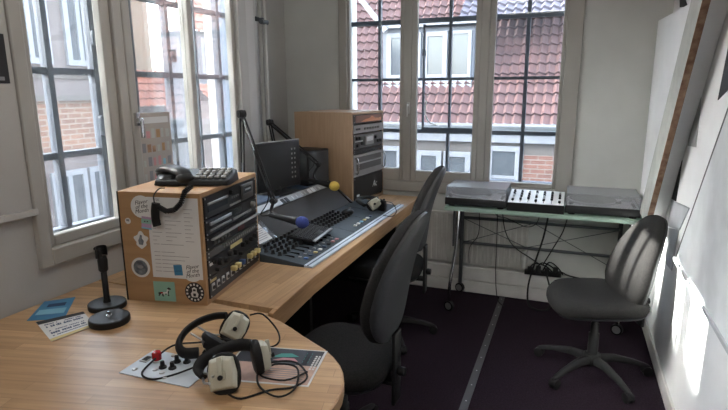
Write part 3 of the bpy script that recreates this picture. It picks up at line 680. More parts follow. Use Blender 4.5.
SP = thing('loudspeaker', 'black box loudspeaker behind monitor, left of tall beech rack', 'loudspeaker', (-1.70, 3.24, ZD + .186), rad(-12))
MB().rbox(-.10, -.12, 0, .11, .12, .235, .008).obj('cabinet', 'black', SP); MB().rbox(.11, -.105, .012, .118, .105, .222, .003).obj('grille', 'foil', SP)
cl = thing('dark_cloth', 'folded dark blue cloth on the console shelf in front of monitor', 'cloth', (-1.66, 2.45, ZD + .187))
b = MB(); rs = []
for i in range(9):
    rs.append([V((-.09 + .18 * j / 8, -.2 + .4 * i / 8, .006 + .012 * math.sin(i * 1.3 + j * .9) ** 2)) for j in range(9)])
b.rings(rs, cap=False, closed=False); o = b.obj('cloth', 'console_top', cl); sd = o.modifiers.new('s', 'SOLIDIFY'); sd.thickness = .004

# ------------------------------------------------------------------ microphone arms
def mic_arm(label, base, elbow, wrist, mic0, mic1, foam, clampz):
    o = thing('microphone_arm', label, 'microphone arm', base)
    B0 = V(base); l_ = lambda p: V(p) - B0
    MB().lathe([(.028, 0), (.028, .02), (.018, .03), (.014, .07)], n=16).obj('desk_clamp', 'blackm', o)
    root = V((0, 0, .07)); e = l_(elbow); w = l_(wrist)
    def bars(a, b_, nm, off=.011):
        d_ = (b_ - a).normalized(); s_ = d_.cross(V((.3, 1, 0))).normalized()
        for sg in (-1, 1): MB().cyl(a + s_ * off * sg, b_ + s_ * off * sg, .0055, n=8).obj(nm, 'blackm', o)
        bb = MB(); n = 44; pts = []
        a2 = a.lerp(b_, .05); b2 = a.lerp(b_, .42); p_ = d_.orthogonal().normalized(); q_ = d_.cross(p_)
        for i in range(n * 4): th = i * 1.5708; pts.append(a2.lerp(b2, i / (n * 4)) + (p_ * math.cos(th) + q_ * math.sin(th)) * .006 )
        bb.tube(pts, .0014, n=4, smooth_it=0); bb.obj('spring', 'steelgrey', o)
    bars(root, e, 'lower_bar'); bars(e, w, 'upper_bar')
    MB().cyl(e + V((-.01, -.016, 0)), e + V((.01, .016, 0)), .020).sphere(e, .022).obj('elbow_joint', 'black', o)
    MB().sphere(w, .018).cyl(w + V((0, -.015, 0)), w + V((0, .015, 0)), .016).obj('wrist_joint', 'black', o)
    m0, m1 = l_(mic0), l_(mic1); d_ = (m1 - m0).normalized()
    MB().tube([w, w.lerp(m0, .5) + V((.0, 0, -.02)), m0.lerp(m1, .3)], .009).obj('mic_holder', 'black', o)
    t = m0.lerp(m1, .72)
    mc = MB().rings([[m0.lerp(m1, k * .72) + (d_.orthogonal().normalized() * math.cos(th) + d_.cross(d_.orthogonal().normalized()) * math.sin(th)) * r for th in [2 * PI * i / 14 for i in range(14)]] for k, r in ((0, .010), (.05, .012), (.6, .016), (1, .022))]).obj('microphone', 'black', o)
    f = MB(); cpt = m0.lerp(m1, .84); q = d_.to_track_quat('Z', 'Y').to_matrix().to_4x4()
    f.sphere((0, 0, 0), .031, (1, 1, 1.15), M.Translation(cpt) @ q, n=20); f.obj('foam_windshield', foam, mc)
    MB().tube([m0, m0 - d_ * .06 + V((0, 0, -.01)), w + V((-.03, 0, .02)), w.lerp(e, .5) + V((.01, -.01, -.01)), e], .003, n=6).obj('mic_cable', 'rubber', o)
    return o
mic_arm('black spring arm holding the blue foam microphone over the console', (-1.615, 2.35, ZD + .186), (-1.600, 2.35, 1.44), (-1.42, 2.335, .995), (-1.44, 2.32, .922), (-1.195, 2.29, .902), 'blue', 0)
mic_arm('black spring arm holding yellow foam microphone behind the monitor', (-1.83, 3.11, ZD + .186), (-1.885, 3.09, 1.352), (-1.52, 3.08, 1.085), (-1.575, 3.03, .99), (-1.355, 3.03, .953), 'yellow', 0)

# ------------------------------------------------------------------ table-top microphone stands
MSd = thing('table_mic_stand', 'black round base with short upright post and clip on the table', 'microphone stand', (-1.612, 1.408, ZD))
MB().lathe([(.067, 0), (.0685, .002), (.069, .004), (.069, .016), (.0685, .0185), (.067, .0205), (.0645, .0215), (.062, .0217), (.03, .0219), (.0, .022)], n=32).obj('round_base', 'blackm', MSd)
MB().lathe([(.014, .022), (.011, .035), (.011, .14), (.010, .141), (.017, .15), (.018, .19), (.014, .205), (.012, .206)], n=16).obj('post', 'black', MSd)
MB().rings([[V((math.cos(t) * r, math.sin(t) * r, z)) for t in [rad(40) + rad(280) * i / 12 for i in range(13)]] for r, z in ((.018, .205), (.020, .21), (.020, .238), (.018, .243))], cap=False, closed=False).box(-.006, -.024, .2, .006, -.014, .235).cyl((-.02, 0, .225), (-.032, 0, .232), .007).obj('mic_clip', 'black', MSd)
MS2 = thing('mic_stand_base', 'empty black round stand base with a bare screw stud, in front of post', 'microphone stand', (-1.492, 1.305, ZD))
MB().lathe([(.067, 0), (.0685, .002), (.069, .004), (.069, .018), (.0685, .021), (.067, .0235), (.0645, .0247), (.062, .025), (.03, .0252), (.0, .0253)], n=32).obj('round_base', 'blackm', MS2)
MB().lathe([(.011, .025), (.010, .030), (.0055, .031), (.0055, .042), (.003, .043)], n=12).obj('screw_stud', 'chrome', MS2)

# ------------------------------------------------------------------ printed cards
def flat(name, label, cat, pts, m, z=ZD + .0012):
    c = sum((V((*p, 0)) for p in pts), V()) / len(pts)
    o = thing(name, label, cat, (c.x, c.y, z))
    P = [(p[0] - c.x, p[1] - c.y) for p in pts]
    sh = MB().prism(P, 0, .0012).obj('sheet', m, o)
    def bil(u, v):
        a = V(P[0]).lerp(V(P[1]), u); b_ = V(P[3]).lerp(V(P[2]), u); return a.lerp(b_, v)
    return o, sh, bil
def band(bil, u0, v0, u1, v1, z=.0014, t=.0005):
    return MB().prism([tuple(bil(u0, v0)), tuple(bil(u1, v0)), tuple(bil(u1, v1)), tuple(bil(u0, v1))], z, z + t)
o, sh, bil = flat('leaflet', 'blue folded leaflet lying by the left wall below window', 'leaflet', [(-1.782, 1.205), (-1.672, 1.268), (-1.812, 1.435), (-1.885, 1.355)], 'dblue')
band(bil, .1, .25, .9, .5).obj('printed_band', 'skyblue', sh); band(bil, .25, .62, .8, .78).obj('printed_band', 'ink_blue', sh)
o, sh, bil = flat('flyer', 'white printed flyer with dark border in front of blue leaflet', 'flyer', [(-1.548, 1.118), (-1.515, 1.262), (-1.655, 1.335), (-1.735, 1.205)], 'paper', ZD + .0028)
band(bil, 0, .84, 1, 1).obj('printed_band', 'ink', sh); band(bil, 0, 0, .9, .1).obj('printed_band', 'c_yellow', sh)
b = MB()
c_ = bil(.5, .55); e0 = bil(0, .55); e1 = bil(1, .55); dx = (e1 - e0)
rl = random.Random(5)
for v_, h_ in ((.74, .05), (.60, .10), (.42, .04), (.28, .09), (.18, .04)):
    u = .10; b = MB()
    while u < .88:
        w_ = .015 + .03 * rl.random()
        if rl.random() > .18: b.prism([tuple(bil(*q_)) for q_ in ((u, v_), (u + w_, v_), (u + w_, v_ + h_ * (.6 + .4 * rl.random())), (u, v_ + h_ * .8))], .0014, .0018)
        u += w_ + .010
    b.obj('printed_line', 'ink_blue', sh)
o, sh, bil = flat('poster_print', 'peach and navy printed poster under the headphone cables', 'poster', [(-.895, 1.118), (-.630, 1.178), (-.668, 1.384), (-.938, 1.325)], 'paper')
band(bil, .02, .03, .98, .52).obj('printed_area', 'postpink', sh); o2 = band(bil, .02, .52, .975, .97).obj('dark_print', 'postdark', sh)
b = MB(); pts = [bil(u, v) for u, v in ((.42, .70), (.50, .82), (.62, .84), (.72, .76), (.64, .74), (.55, .72))]
b.prism([tuple(p) for p in pts], .0020, .0024).obj('artwork', 'teal', o2)
pts = [bil(u, v) for u, v in ((.45, .62), (.55, .70), (.68, .70), (.74, .62), (.6, .60))]
MB().prism([tuple(p) for p in pts], .0020, .0024).obj('artwork', 'c_pink', o2)
for u, w in ((.78, .10), (.84, .08)):
    b = MB()
    for i in range(4): p0 = bil(u + .01, .60 + .08 * i); p1 = bil(u + .014, .60 + .08 * i); p2 = bil(u + .014, .65 + .08 * i); p3 = bil(u + .01, .65 + .08 * i); b.prism([tuple(p0), tuple(p1), tuple(p2), tuple(p3)], .002, .0024)
    b.obj('printed_lines', 'teal', o2)
for u0 in (.905, .94):
    b = MB()
    for i in range(7): b.prism([tuple(bil(*q_)) for q_ in ((u0, .42 + .06 * i), (u0 + .022, .42 + .06 * i), (u0 + .022, .46 + .06 * i), (u0, .46 + .06 * i))], .0019, .0024)
    b.obj('printed_lines', 'paper', sh)
b = MB()
for i in range(6): p = [bil(.45 + .03 * (i % 2), .10 + .055 * i), bil(.9, .10 + .055 * i), bil(.9, .115 + .055 * i), bil(.45 + .03 * (i % 2), .115 + .055 * i)]; b.prism([tuple(x) for x in p], .0020, .0023)
b.obj('printed_lines', 'greyink', sh)

# control plate in the table
CP = thing('control_plate', 'pale metal plate with red push button and black knobs set in table', 'control panel', (-1.065, 1.125, ZD + .0005), rad(2))
MB().rbox(-.122, -.074, 0, .122, .074, .003, .001).obj('plate', 'plate', CP)
b = MB().lathe([(.016, .003), (.016, .008), (.0135, .009)], (-.062, .018, 0)).obj('button_collar', 'silver', CP)
MB().lathe([(.0135, .008), (.0145, .028), (.012, .034), (.001, .036)], (-.062, .018, 0), n=18).obj('push_button', 'red', CP)
for x, y in ((-.018, -.01), (.012, -.004), (.0, .032), (.030, .04)):
    MB().lathe([(.012, .003), (.011, .008), (.007, .010), (.006, .024)], (x, y, 0), n=12).obj('knob', 'black', CP)
for x, y in ((-.09, -.045), (-.03, -.028), (-.035, .06), (.025, -.055), (.0, -.035), (.09, .05)):
    MB().lathe([(.0085, .003), (.007, .0065), (.004, .007)], (x, y, 0), n=12).obj('socket', 'silver', CP)
MB().rbox(-.112, -.003, .003, -.085, .032, .006, .001).obj('switch', 'gear3', CP); MB().box(-.106, .004, .006, -.090, .026, .0075).obj('switch_rocker', 'black', CP)

# ------------------------------------------------------------------ headphones
def headphones(label, cups, band_pts, cable_pts, loc, yokes=(), extra=None, plug=None):
    o = thing('headphones', label, 'headphones', loc); B0 = V(loc)
    for c, nrm, up, col, sc in cups:
        c = V(c) - B0; n_ = V(nrm).normalized(); u_ = V(up); u_ = (u_ - n_ * u_.dot(n_)).normalized(); w_ = u_.cross(n_)
        Tm = M(((w_.x, u_.x, n_.x, c.x), (w_.y, u_.y, n_.y, c.y), (w_.z, u_.z, n_.z, c.z), (0, 0, 0, 1)))
        oval = lambda a, b_, n=24, p=2.6: [(math.copysign(abs(math.cos(t)) ** (2 / p), math.cos(t)) * a, math.copysign(abs(math.sin(t)) ** (2 / p), math.sin(t)) * b_) for t in [2 * PI * i / n for i in range(n)]]
        a_, b_ = .040 * sc, .050 * sc
        ring = lambda k, z: [Tm @ V((x * k, y * k, z * sc)) for x, y in oval(a_, b_)]
        cup = MB().rings([ring(.80, -.030), ring(1.02, -.026), ring(1.08, -.016), ring(1.04, -.006), ring(.98, -.002)]).obj('ear_cushion', 'rubber', o)
        hexp = [(-.033, -.038), (.033, -.038), (.037, 0), (.030, .040), (.0, .046), (-.030, .040), (-.037, 0)]
        hx = lambda k, z: [Tm @ V((x * k * sc, y * k * sc, z * sc)) for x, y in hexp]
        sh_ = MB().rings([hx(1.0, -.004), hx(1.0, .008), hx(.82, .020), hx(.75, .021)], smooth=False).obj('ear_shell', col, o, bevel=.002)
        MB().rbox(-.006 * sc, -.012 * sc, .018 * sc, .006 * sc, .045 * sc, .030 * sc, .002, Tm).rbox(-.012 * sc, -.012 * sc, .019 * sc, .012 * sc, .006 * sc, .027 * sc, .002, Tm).obj('yoke_slider', col, sh_)
        MB().cyl(Tm @ V((0, -.006, .024)), Tm @ V((0, -.006, .036)), .007).obj('pivot_screw', 'black', sh_)
    bp = [V(p) - B0 for p in band_pts]
    MB().tube(bp, (.010, .019), n=12, smooth_it=4, flat=extra or (0, 0, 1)).obj('headband', 'rubber', o)
    for yk in yokes: MB().tube([V(p) - B0 for p in yk], .0035, n=8).obj('yoke_wire', 'silver', o)
    MB().tube([V(p) - B0 for p in cable_pts], .0030, n=6, smooth_it=4).obj('cable', 'rubber', o)
    return o
Z = ZD
headphones('foreground headphones with ivory cups and coiled black cable lying over the poster',
    [((-.836, 1.075, Z + .054), (.35, -.85, .40), (-.25, .25, .9), 'ivory', 1.06), ((-.795, 1.205, Z + .052), (.72, .68, .10), (-.1, .1, .98), 'ivory', .95)],
    [(-.905, 1.080, Z + .030), (-.930, 1.088, Z + .040), (-.933, 1.115, Z + .054), (-.912, 1.142, Z + .068), (-.880, 1.170, Z + .080), (-.850, 1.188, Z + .085), (-.822, 1.195, Z + .084)],
    [(-.80, 1.045, Z + .02), (-.77, 1.06, Z + .004), (-.72, 1.12, Z + .005), (-.665, 1.16, Z + .005), (-.655, 1.22, Z + .006), (-.72, 1.27, Z + .012), (-.79, 1.25, Z + .008), (-.80, 1.19, Z + .006), (-.75, 1.12, Z + .009), (-.68, 1.10, Z + .006), (-.655, 1.15, Z + .011), (-.70, 1.24, Z + .015), (-.77, 1.235, Z + .014), (-.78, 1.17, Z + .012), (-.70, 1.17, Z + .012), (-.665, 1.24, Z + .008)],
    (-.86, 1.15, Z), yokes=[[(-.905, 1.082, Z + .04), (-.875, 1.06, Z + .055), (-.845, 1.045, Z + .060)], [(-.905, 1.075, Z + .028), (-.88, 1.05, Z + .032), (-.85, 1.035, Z + .045)]], extra=(-.3, .5, .8))
headphones('rear headphones with one ivory cup raised, behind the foreground pair',
    [((-.970, 1.325, Z + .060), (.60, -.70, .40), (.35, .45, .8), 'ivory', 1.0), ((-.985, 1.225, Z + .044), (-.35, -.5, -.75), (.6, .6, .1), 'black', .8)],
    [(-1.000, 1.325, Z + .096), (-1.035, 1.310, Z + .094), (-1.070, 1.275, Z + .085), (-1.085, 1.225, Z + .070), (-1.075, 1.180, Z + .050), (-1.045, 1.165, Z + .034), (-1.005, 1.185, Z + .032)],
    [(-.945, 1.375, Z + .085), (-.915, 1.405, Z + .08), (-.865, 1.41, Z + .03), (-.84, 1.375, Z + .006), (-.865, 1.33, Z + .005), (-.95, 1.26, Z + .05), (-1.03, 1.22, Z + .045), (-1.10, 1.18, Z + .04), (-1.125, 1.11, Z + .012), (-1.11, 1.06, Z + .006), (-1.06, 1.05, Z + .006), (-1.02, 1.09, Z + .007), (-.975, 1.13, Z + .02), (-.95, 1.155, Z + .03)],
    (-1.0, 1.27, Z), yokes=[[(-1.065, 1.26, Z + .075), (-1.03, 1.28, Z + .045), (-1.0, 1.30, Z + .04)], [(-1.07, 1.23, Z + .065), (-1.03, 1.24, Z + .04)]], extra=(-.3, .6, .7))
headphones('headphones with an ivory cup at the far end of console before tall rack',
    [((-1.185, 3.215, Z + .075), (.55, -.75, .30), (.6, .5, .5), 'ivory', .95), ((-1.16, 3.30, Z + .05), (.3, .9, .1), (.1, 0, 1), 'black', .9)],
    [(-1.235, 3.17, Z + .07), (-1.29, 3.20, Z + .085), (-1.31, 3.27, Z + .09), (-1.27, 3.32, Z + .095), (-1.20, 3.32, Z + .09)],
    [(-1.15, 3.27, Z + .08), (-1.09, 3.29, Z + .075), (-1.045, 3.26, Z + .03), (-1.05, 3.20, Z + .006), (-1.10, 3.15, Z + .018)],
    (-1.2, 3.24, Z + .02), extra=(0, 0, 1))

# ------------------------------------------------------------------ office chairs (face local -x)
def sup(a, b_, p, n=32): return [(math.copysign(abs(math.cos(t)) ** (2 / p), math.cos(t)) * a, math.copysign(abs(math.sin(t)) ** (2 / p), math.sin(t)) * b_) for t in [2 * PI * i / n for i in range(n)]]
CH = thing('office_chair', 'nearest black office chair, its tall back towards us, at the console', 'chair', (-.83, 1.86, 0), rad(-2))
def sring(k, z, dr=0): return [V((x * k - .01, y * k, z - (.035 * max(0, (-x * k - .12) / .12) ** 2) + .012 * (abs(y * k) / .24) ** 2)) for x, y in sup(.235, .235, 3.2)]
MB().rings([sring(.86, .405), sring(.97, .415), sring(1.0, .435), sring(1.0, .455), sring(.95, .472), sring(.80, .480), sring(.4, .474), sring(.05, .472)]).obj('seat', 'fabric', CH)
MB().rings([sring(.80, .392), sring(.93, .398), sring(.965, .410), sring(.8, .415)]).obj('seat_shell', 'shell', CH)
def bo(n=40):
    pts = []
    for t in [2 * PI * i / n for i in range(n)]:
        c_, s_ = math.cos(t), math.sin(t)
        h = math.copysign(abs(s_) ** .75, s_) * .265; wmax = .205 - .075 * max(0, (h + .09) / .355) ** 1.3 - .02 * max(0, (-h - .12) / .14)
        pts.append((math.copysign(abs(c_) ** .72, c_) * wmax, h))
    return pts
BO = bo()
def bring(k, off):                            # y, h ; off = towards the front (-x)
    return [V((.215 - off + .13 * ((h * k + .265) / .53) ** 1.15 - .03 * math.sin(PI * min(1, max(0, (h * k + .265) / .53))) + .35 * (y * k) ** 2 * -1.0, y * k, .815 + h * k)) for y, h in BO]
bk = MB().rings([bring(.05, -.001), bring(.25, -.001), bring(.5, -.001), bring(.75, -.001), bring(.96, -.002), bring(1.0, .006), bring(1.0, .030), bring(.95, .046), bring(.82, .056), bring(.66, .059), bring(.5, .060), bring(.33, .060), bring(.16, .060), bring(.05, .060)]).obj('backrest', 'fabric', CH)
MB().rings([bring(.04, -.026), bring(.15, -.026), bring(.3, -.026), bring(.45, -.026), bring(.6, -.0255), bring(.75, -.0245), bring(.88, -.022), bring(.975, -.010), bring(.985, .004), bring(.9, .006)]).obj('back_shell', 'shell', bk)
MB().rbox(.235, -.038, .29, .250, .038, .60, .004).rbox(-.02, -.03, .372, .245, .03, .388, .004).obj('back_bracket', 'blackm', CH)
MB().lathe([(.016, 0), (.020, .01), (.018, .03)], (.25, 0, .43), (1, 0, 0), 12).obj('adjusting_knob', 'black', CH)
MB().box(-.1, -.09, .372, .1, .09, .395).obj('tilt_mechanism', 'blackm', CH)
MB().cyl((.02, .08, .385), (.02, .22, .38), .006).rbox(-.005, .2, .372, .045, .25, .388, .005).obj('height_lever', 'black', CH)
MB().lathe([(.034, .085), (.034, .12), (.028, .13), (.028, .24), (.022, .245), (.022, .30), (.017, .305), (.017, .38)], n=18).obj('gas_column', 'black', CH)
MB().lathe([(.05, .07), (.052, .085), (.045, .118), (.034, .125)], n=20).obj('base_hub', 'base', CH)
for k in range(5):
    a = rad(-57 + 72 * k); Rz = M.Rotation(a, 4, 'Z')
    prof = [(.035, .095, .024, .020), (.12, .100, .020, .017), (.22, .082, .017, .012), (.29, .062, .014, .009), (.31, .054, .008, .006)]
    lg = MB().rings([[Rz @ V((x, dy * w, z + dz * h)) for dy, dz in ((-1, -1), (1, -1), (1, .4), (.5, 1), (-.5, 1), (-1, .4))] for x, z, w, h in prof]).obj('base_leg', 'base', CH)
    cs = MB()
    for sy in (-.013, .013): cs.lathe([(.018, -.008), (.025, -.006), (.025, .006), (.018, .008)], Rz @ V((.300, sy, .0255)), Rz @ V((0, 1, 0)), 16)
    cs.box(.285, -.006, .02, .315, .006, .056, Rz).rings([[Rz @ V((.300 + math.cos(t) * .028, y, .027 + math.sin(t) * .028)) for t in [PI * i / 8 for i in range(9)]] for y in (-.018, .018)], smooth=True)
    cs.obj('caster', 'rubber', lg)
c2 = copy_tree(CH); c2.location = (-1.03, 3.04, 0); c2.rotation_euler.z = rad(4); c2['label'] = 'second black office chair further along the console, near glass table'
c3 = copy_tree(CH); c3.location = (.20, 2.97, 0); c3.rotation_euler.z = rad(21); c3['label'] = 'sunlit black office chair by right wall in front of the turntables'
for c_ in c3.children:
    if c_.name.startswith('backrest'): c_.location = (-.05, 0, -.175)
    if c_.name.startswith('base_leg'): c_.rotation_euler.z = rad(-20)
for c_ in (CH, c2, c3): c_['group'] = 'black office chairs'
for c_ in (c2, CH):
    for k in c_.children:
        nm = k.name.split('.')[0]
        if nm in ('seat', 'seat_shell', 'tilt_mechanism', 'height_lever', 'back_bracket', 'adjusting_knob'): k.location.z += .02
        if nm == 'backrest': k.location.z += .035

# ------------------------------------------------------------------ glass table and turntables
GT = thing('glass_table', 'long glass table on grey steel frame with wheels below back window', 'table', (-.165, 3.79, 0))
MB().box(-.625, -.215, .733, .63, .15, .757).obj('glass_top', 'tableglass', GT, bevel=.001)
for i, x in enumerate((-.565, .535)):
    MB().tube([(x + .03, -.17, .732), (x + .027, -.185, .55), (x + .02, -.20, .40), (x, -.24, .20), (x - .0, -.245, .05)], .012, n=10).obj('front_leg', 'chrome', GT)
    MB().rbox(x - .012, .135, .07, x + .014, .160, .732, .003).obj('rear_leg', 'blackm' if i else 'steelgrey', GT)
    MB().box(x + .02, -.17, .712, x + .04, .15, .732).obj('top_bearer', 'steelgrey', GT)
for z in (.605, .408): MB().cyl((-.565, .145, z), (.535, .145, z), .011, n=10).obj('rear_rail', 'steelgrey', GT)
for a, b_ in (((-.55, .60), (-.07, .41)), ((-.55, .41), (-.05, .60)), ((-.03, .60), (.52, .32)), ((-.10, .41), (.52, .60))): MB().cyl((a[0], .135, a[1]), (b_[0], .135, b_[1]), .003, n=6).obj('bracing_wire', 'steelgrey', GT)
MB().box(-.585, -.10, .44, -.575, .13, .72).obj('side_panel', 'foil', GT)
for x, y in ((-.565, -.245), (-.565, .147), (.535, -.245), (.535, .147)):
    cs = MB().cyl((x - .005, y - .012, .036), (x + .005, y + .012, .036), .036, n=20).cyl((x, y, .036), (x, y, .08), .008).obj('caster', 'black', GT)
    MB().cyl((x - .006, y - .0145, .036), (x + .006, y + .0145, .036), .026, n=16).obj('wheel_disc', 'silver', cs)

def turntable(label, x0, x1, y0, y1):
    w = x1 - x0; d = y1 - y0
    o = thing('turntable', label, 'turntable', ((x0 + x1) / 2, (y0 + y1) / 2, .757))
    X = w / 2; Yd = d / 2
    MB().rbox(-X, -Yd, .012, X, Yd, .062, .004).obj('plinth', 'gear', o)
    for sx in (-1, 1):
        for sy in (-1, 1): MB().lathe([(.022, 0), (.022, .012)], (sx * (X - .04), sy * (Yd - .04), 0), n=16).obj('foot', 'rubber', o)
    MB().rbox(-X + .01, -Yd + .01, .062, X - .01, Yd - .01, .065, .001).obj('deck_plate', 'paper', o)  # plain white carries the sky reflection of a silver deck
    pl = MB().lathe([(.152, .066), (.155, .070), (.155, .080), (.148, .083), (.001, .083)], (-.055, 0, 0), n=40).obj('platter', 'silver', o)
    MB().lathe([(.145, .083), (.145, .085), (.001, .0855)], (-.055, 0, 0), n=36).obj('slip_mat', 'black', pl)
    MB().lathe([(.003, .083), (.003, .10)], (-.055, 0, 0), n=8).obj('spindle', 'chrome', pl)
    t = MB().lathe([(.03, .065), (.03, .085), (.016, .09), (.016, .105)], (X - .06, Yd - .08, 0), n=18).tube([(X - .06, Yd - .05, .102), (X - .06, Yd - .12, .102), (X - .075, -.02, .100), (X - .12, -.09, .092)], .005, n=8).obj('tonearm', 'chrome', o)
    MB().rbox(X - .145, -.115, .083, X - .11, -.085, .094, .003).obj('headshell', 'black', t)
    MB().rbox(X - .045, -.12, .065, X - .025, .0, .069, .002).obj('pitch_slider', 'black', o)
    MB().lathe([(.014, .065), (.014, .078)], (-X + .035, -Yd + .035, 0), n=14).obj('start_button', 'gear2', o)
    # clear dust cover: five thin acrylic walls, sloped front
    b = MB(); t_ = .003; z0, z1 = .064, .138
    ya, yb = -Yd + .004, Yd - .004; xa, xb = -X + .004, X - .004; f = .025
    b.box(xa, ya, z1 - .012, xb, yb, z1 - .012 + t_) if 0 else None
    b.prism([(ya, z0), (ya + .004, z0), (ya + f, z1), (ya + f - .003, z1)], xa, xb, T).prism([(ya + f, z1 - t_), (yb, z1 - t_), (yb, z1), (ya + f, z1)], xa, xb, T)
    b.prism([(yb - t_, z0), (yb, z0), (yb, z1), (yb - t_, z1)], xa, xb, T)
    side = [(ya, z0), (yb, z0), (yb, z1), (ya + f, z1)]
    b.prism(side, xa, xa + t_, T).prism(side, xb - t_, xb, T)
    b.obj('dust_cover', 'cover', o)
    return o
turntable('record player under clear dust cover left of the mixer on glass table', -.795, -.375, 3.60, 3.93)
turntable('record player under clear dust cover right of mixer, in the corner', .0, .445, 3.61, 3.945)
MX = thing('dj_mixer', 'two-tone DJ mixer with white face and black front between turntables', 'mixer', (-.187, 3.74, .757))
b = MB().prism([(-.135, 0), (.12, 0), (.12, .105), (-.135, .055)], -.182, .182, T).obj('case', 'black', MX)
sl = (.105 - .055) / .255
Tf = frame_T((0, -.135, .0555), (1, 0, 0), (0, .255, .05))
MB().box(-.178, .004, 0, .178, .25, .003, Tf).obj('face_plate', 'white', MX)
for i in range(7):
    x = -.15 + i * .05
    MB().box(x - .002, .02, .003, x + .002, .085, .0036, Tf).obj('fader_slot', 'black', MX)
    MB().rbox(x - .008, .035 + .02 * (i % 3), .003, x + .008, .055 + .02 * (i % 3), .016, .002, Tf).obj('fader_cap', 'black', MX)
    for j in range(3): MB().lathe([(.009, 0), (.007, .016)], Tf @ V((x, .115 + j * .042, .003)), Tf.to_3x3() @ V((0, 0, 1)), 12).obj('knob', 'black' if (i + j) % 4 else 'silver', MX)
# cables hanging under the table
def cable(label, pts, r=.004, nm='hanging_cable'):
    c = V(pts[0]); o = MB().tube([V(p) - c for p in pts], r, n=6, smooth_it=4).obj(nm, 'rubber'); o.location = c; tag(o, label, 'cable', None); return o
cable('thin black cable hanging straight below left turntable to the floor', [(-.46, 3.86, .731), (-.455, 3.87, .45), (-.45, 3.86, .20), (-.42, 3.80, .03), (-.36, 3.74, .006)], .0035)
cable('black cable looping from mixer down to power strip', [(-.42, 3.80, .731), (-.40, 3.82, .58), (-.36, 3.86, .47), (-.30, 3.89, .40), (-.22, 3.92, .345), (-.15, 3.925, .30)], .004)
cable('short black cable loop tucked up under the glass table top', [(-.47, 3.70, .730), (-.44, 3.74, .68), (-.38, 3.78, .66), (-.25, 3.82, .60), (-.18, 3.84, .63), (-.16, 3.85, .731)], .003)
cable('thick black cable running from the mixer into a floor loop', [(-.10, 3.84, .731), (-.13, 3.85, .52), (-.17, 3.86, .35), (-.21, 3.84, .16), (-.20, 3.80, .03), (-.14, 3.76, .008), (-.06, 3.79, .012), (-.05, 3.85, .10), (-.09, 3.90, .23)], .0065)
cable('thin black cable slanting below right turntable to the trunking', [(.03, 3.85, .731), (.00, 3.87, .58), (-.05, 3.89, .46), (-.12, 3.925, .30)], .004)
cable('thin dark cable in front of the radiator at its left part', [(-.60, 3.88, .731), (-.595, 3.90, .50), (-.66, 3.905, .38), (-.66, 3.91, .25)], .003)
cable('black lead lying along trunking towards the right chair', [(-.06, 3.92, .24), (.0, 3.915, .26), (.06, 3.925, .235), (.16, 3.92, .225), (.33, 3.93, .22)], .006, 'power_lead')
PS = thing('power_strip', 'black power strip with tangled plugs on the white trunking', 'power strip', (-.12, 3.955, .205), rad(2))
MB().rbox(-.13, -.022, 0, .13, .022, .035, .005).obj('strip_case', 'black', PS)
for i in range(4): MB().rbox(-.11 + i * .06, -.040, .02, -.075 + i * .06, .01, .06 + .012 * (i % 2), .006).obj('plug', 'rubber', PS)
for k in range(3): MB().tube([(-.1 + .05 * k, -.03, .05), (-.06 + .05 * k, -.045, .10 + .01 * k), (.02 + .04 * k, -.04, .085), (.08 + .03 * k, -.035, .03)], .005, n=6).obj('plug_lead', 'rubber', PS)
struct(MB().box(-.235, YB - .012, .215, .40, YB, .40).obj('trim_11', 'wall_b'))

# flyer taped to the middle casement
fl = thing('window_leaflet', 'tall leaflet with rows of coloured pictures taped on the left window', 'leaflet', (XL - .006, 2.06, 1.10))
MB().box(-.0012, -.115, -.03, 0, .105, .355).obj('sheet', mat('tinted_paper', (.42, .36, .31), .6, col2=(.36, .33, .31), scale=9), fl)
rr_ = random.Random(3)
for r in range(4):
    b = MB()
    for k in range(6):
        y = -.098 + k * .033; z = .03 + r * .068; h = .028 + .018 * rr_.random()
        b.use(rr_.choice(['c_pink', 'rawwood', 'rackwood', 'greyink', 'plank', 'plank', 'skyblue'])).box(.0002, y, z, .0008, y + .014 + .012 * rr_.random(), z + h)
    b.obj('picture_row', None, fl)
MB().box(.0002, -.085, .305, .0008, .09, .335).obj('heading_band', 'paper', fl)

# ------------------------------------------------------------------ outside: house across the street
struct(MB().box(-40, 4.4, -6.2, 30, 60, -6).box(-40, -20, -6.2, -2.6, 4.4, -6).obj('ground', 'road'))
H = thing('opposite_house', 'house across the street with red tiled roof, white dormer and gutter', 'house', (-1.5, 9.0, -6))
def hw(x, y, z): return (x + 1.5, y - 9.0, z + 6)
def tiles(name, x0, x1, base, slope_v, rows, rowlen, tw, m, parent, flip=False):
    """pantile roof: base = point at the eave, slope_v = unit vector up the roof; real wavy, stepped tile rows"""
    b = MB(); nn = V((1, 0, 0)).cross(slope_v).normalized(); cols_ = int((x1 - x0) / tw * 6)
    prev = None
    for r in range(rows):
        for e in (0, 1):
            ring = []
            for i in range(cols_ + 1):
                x = x0 + (x1 - x0) * i / cols_; ph = (x - x0) / tw * 2 * PI
                lift = .022 * math.sin(ph) + .010 * math.sin(2 * ph) + (.045 if e == 0 else .0)
                p = V(base) + V((x, 0, 0)) + slope_v * (r * rowlen + (0 if e == 0 else rowlen)) + nn * lift
                ring.append(b.bm.verts.new(p))
            if prev:
                for i in range(cols_): b._f([prev[i], prev[i + 1], ring[i + 1], ring[i]], e == 1)
            prev = ring
    return b.obj(name, m, parent)
sv = V((0, math.cos(rad(52)), math.sin(rad(52))))
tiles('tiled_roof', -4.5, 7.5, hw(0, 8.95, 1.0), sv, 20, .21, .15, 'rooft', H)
MB().box(*hw(-6, 9.0, -5.99), *hw(6, 9.3, .86)).obj('front_wall', 'facade', H)
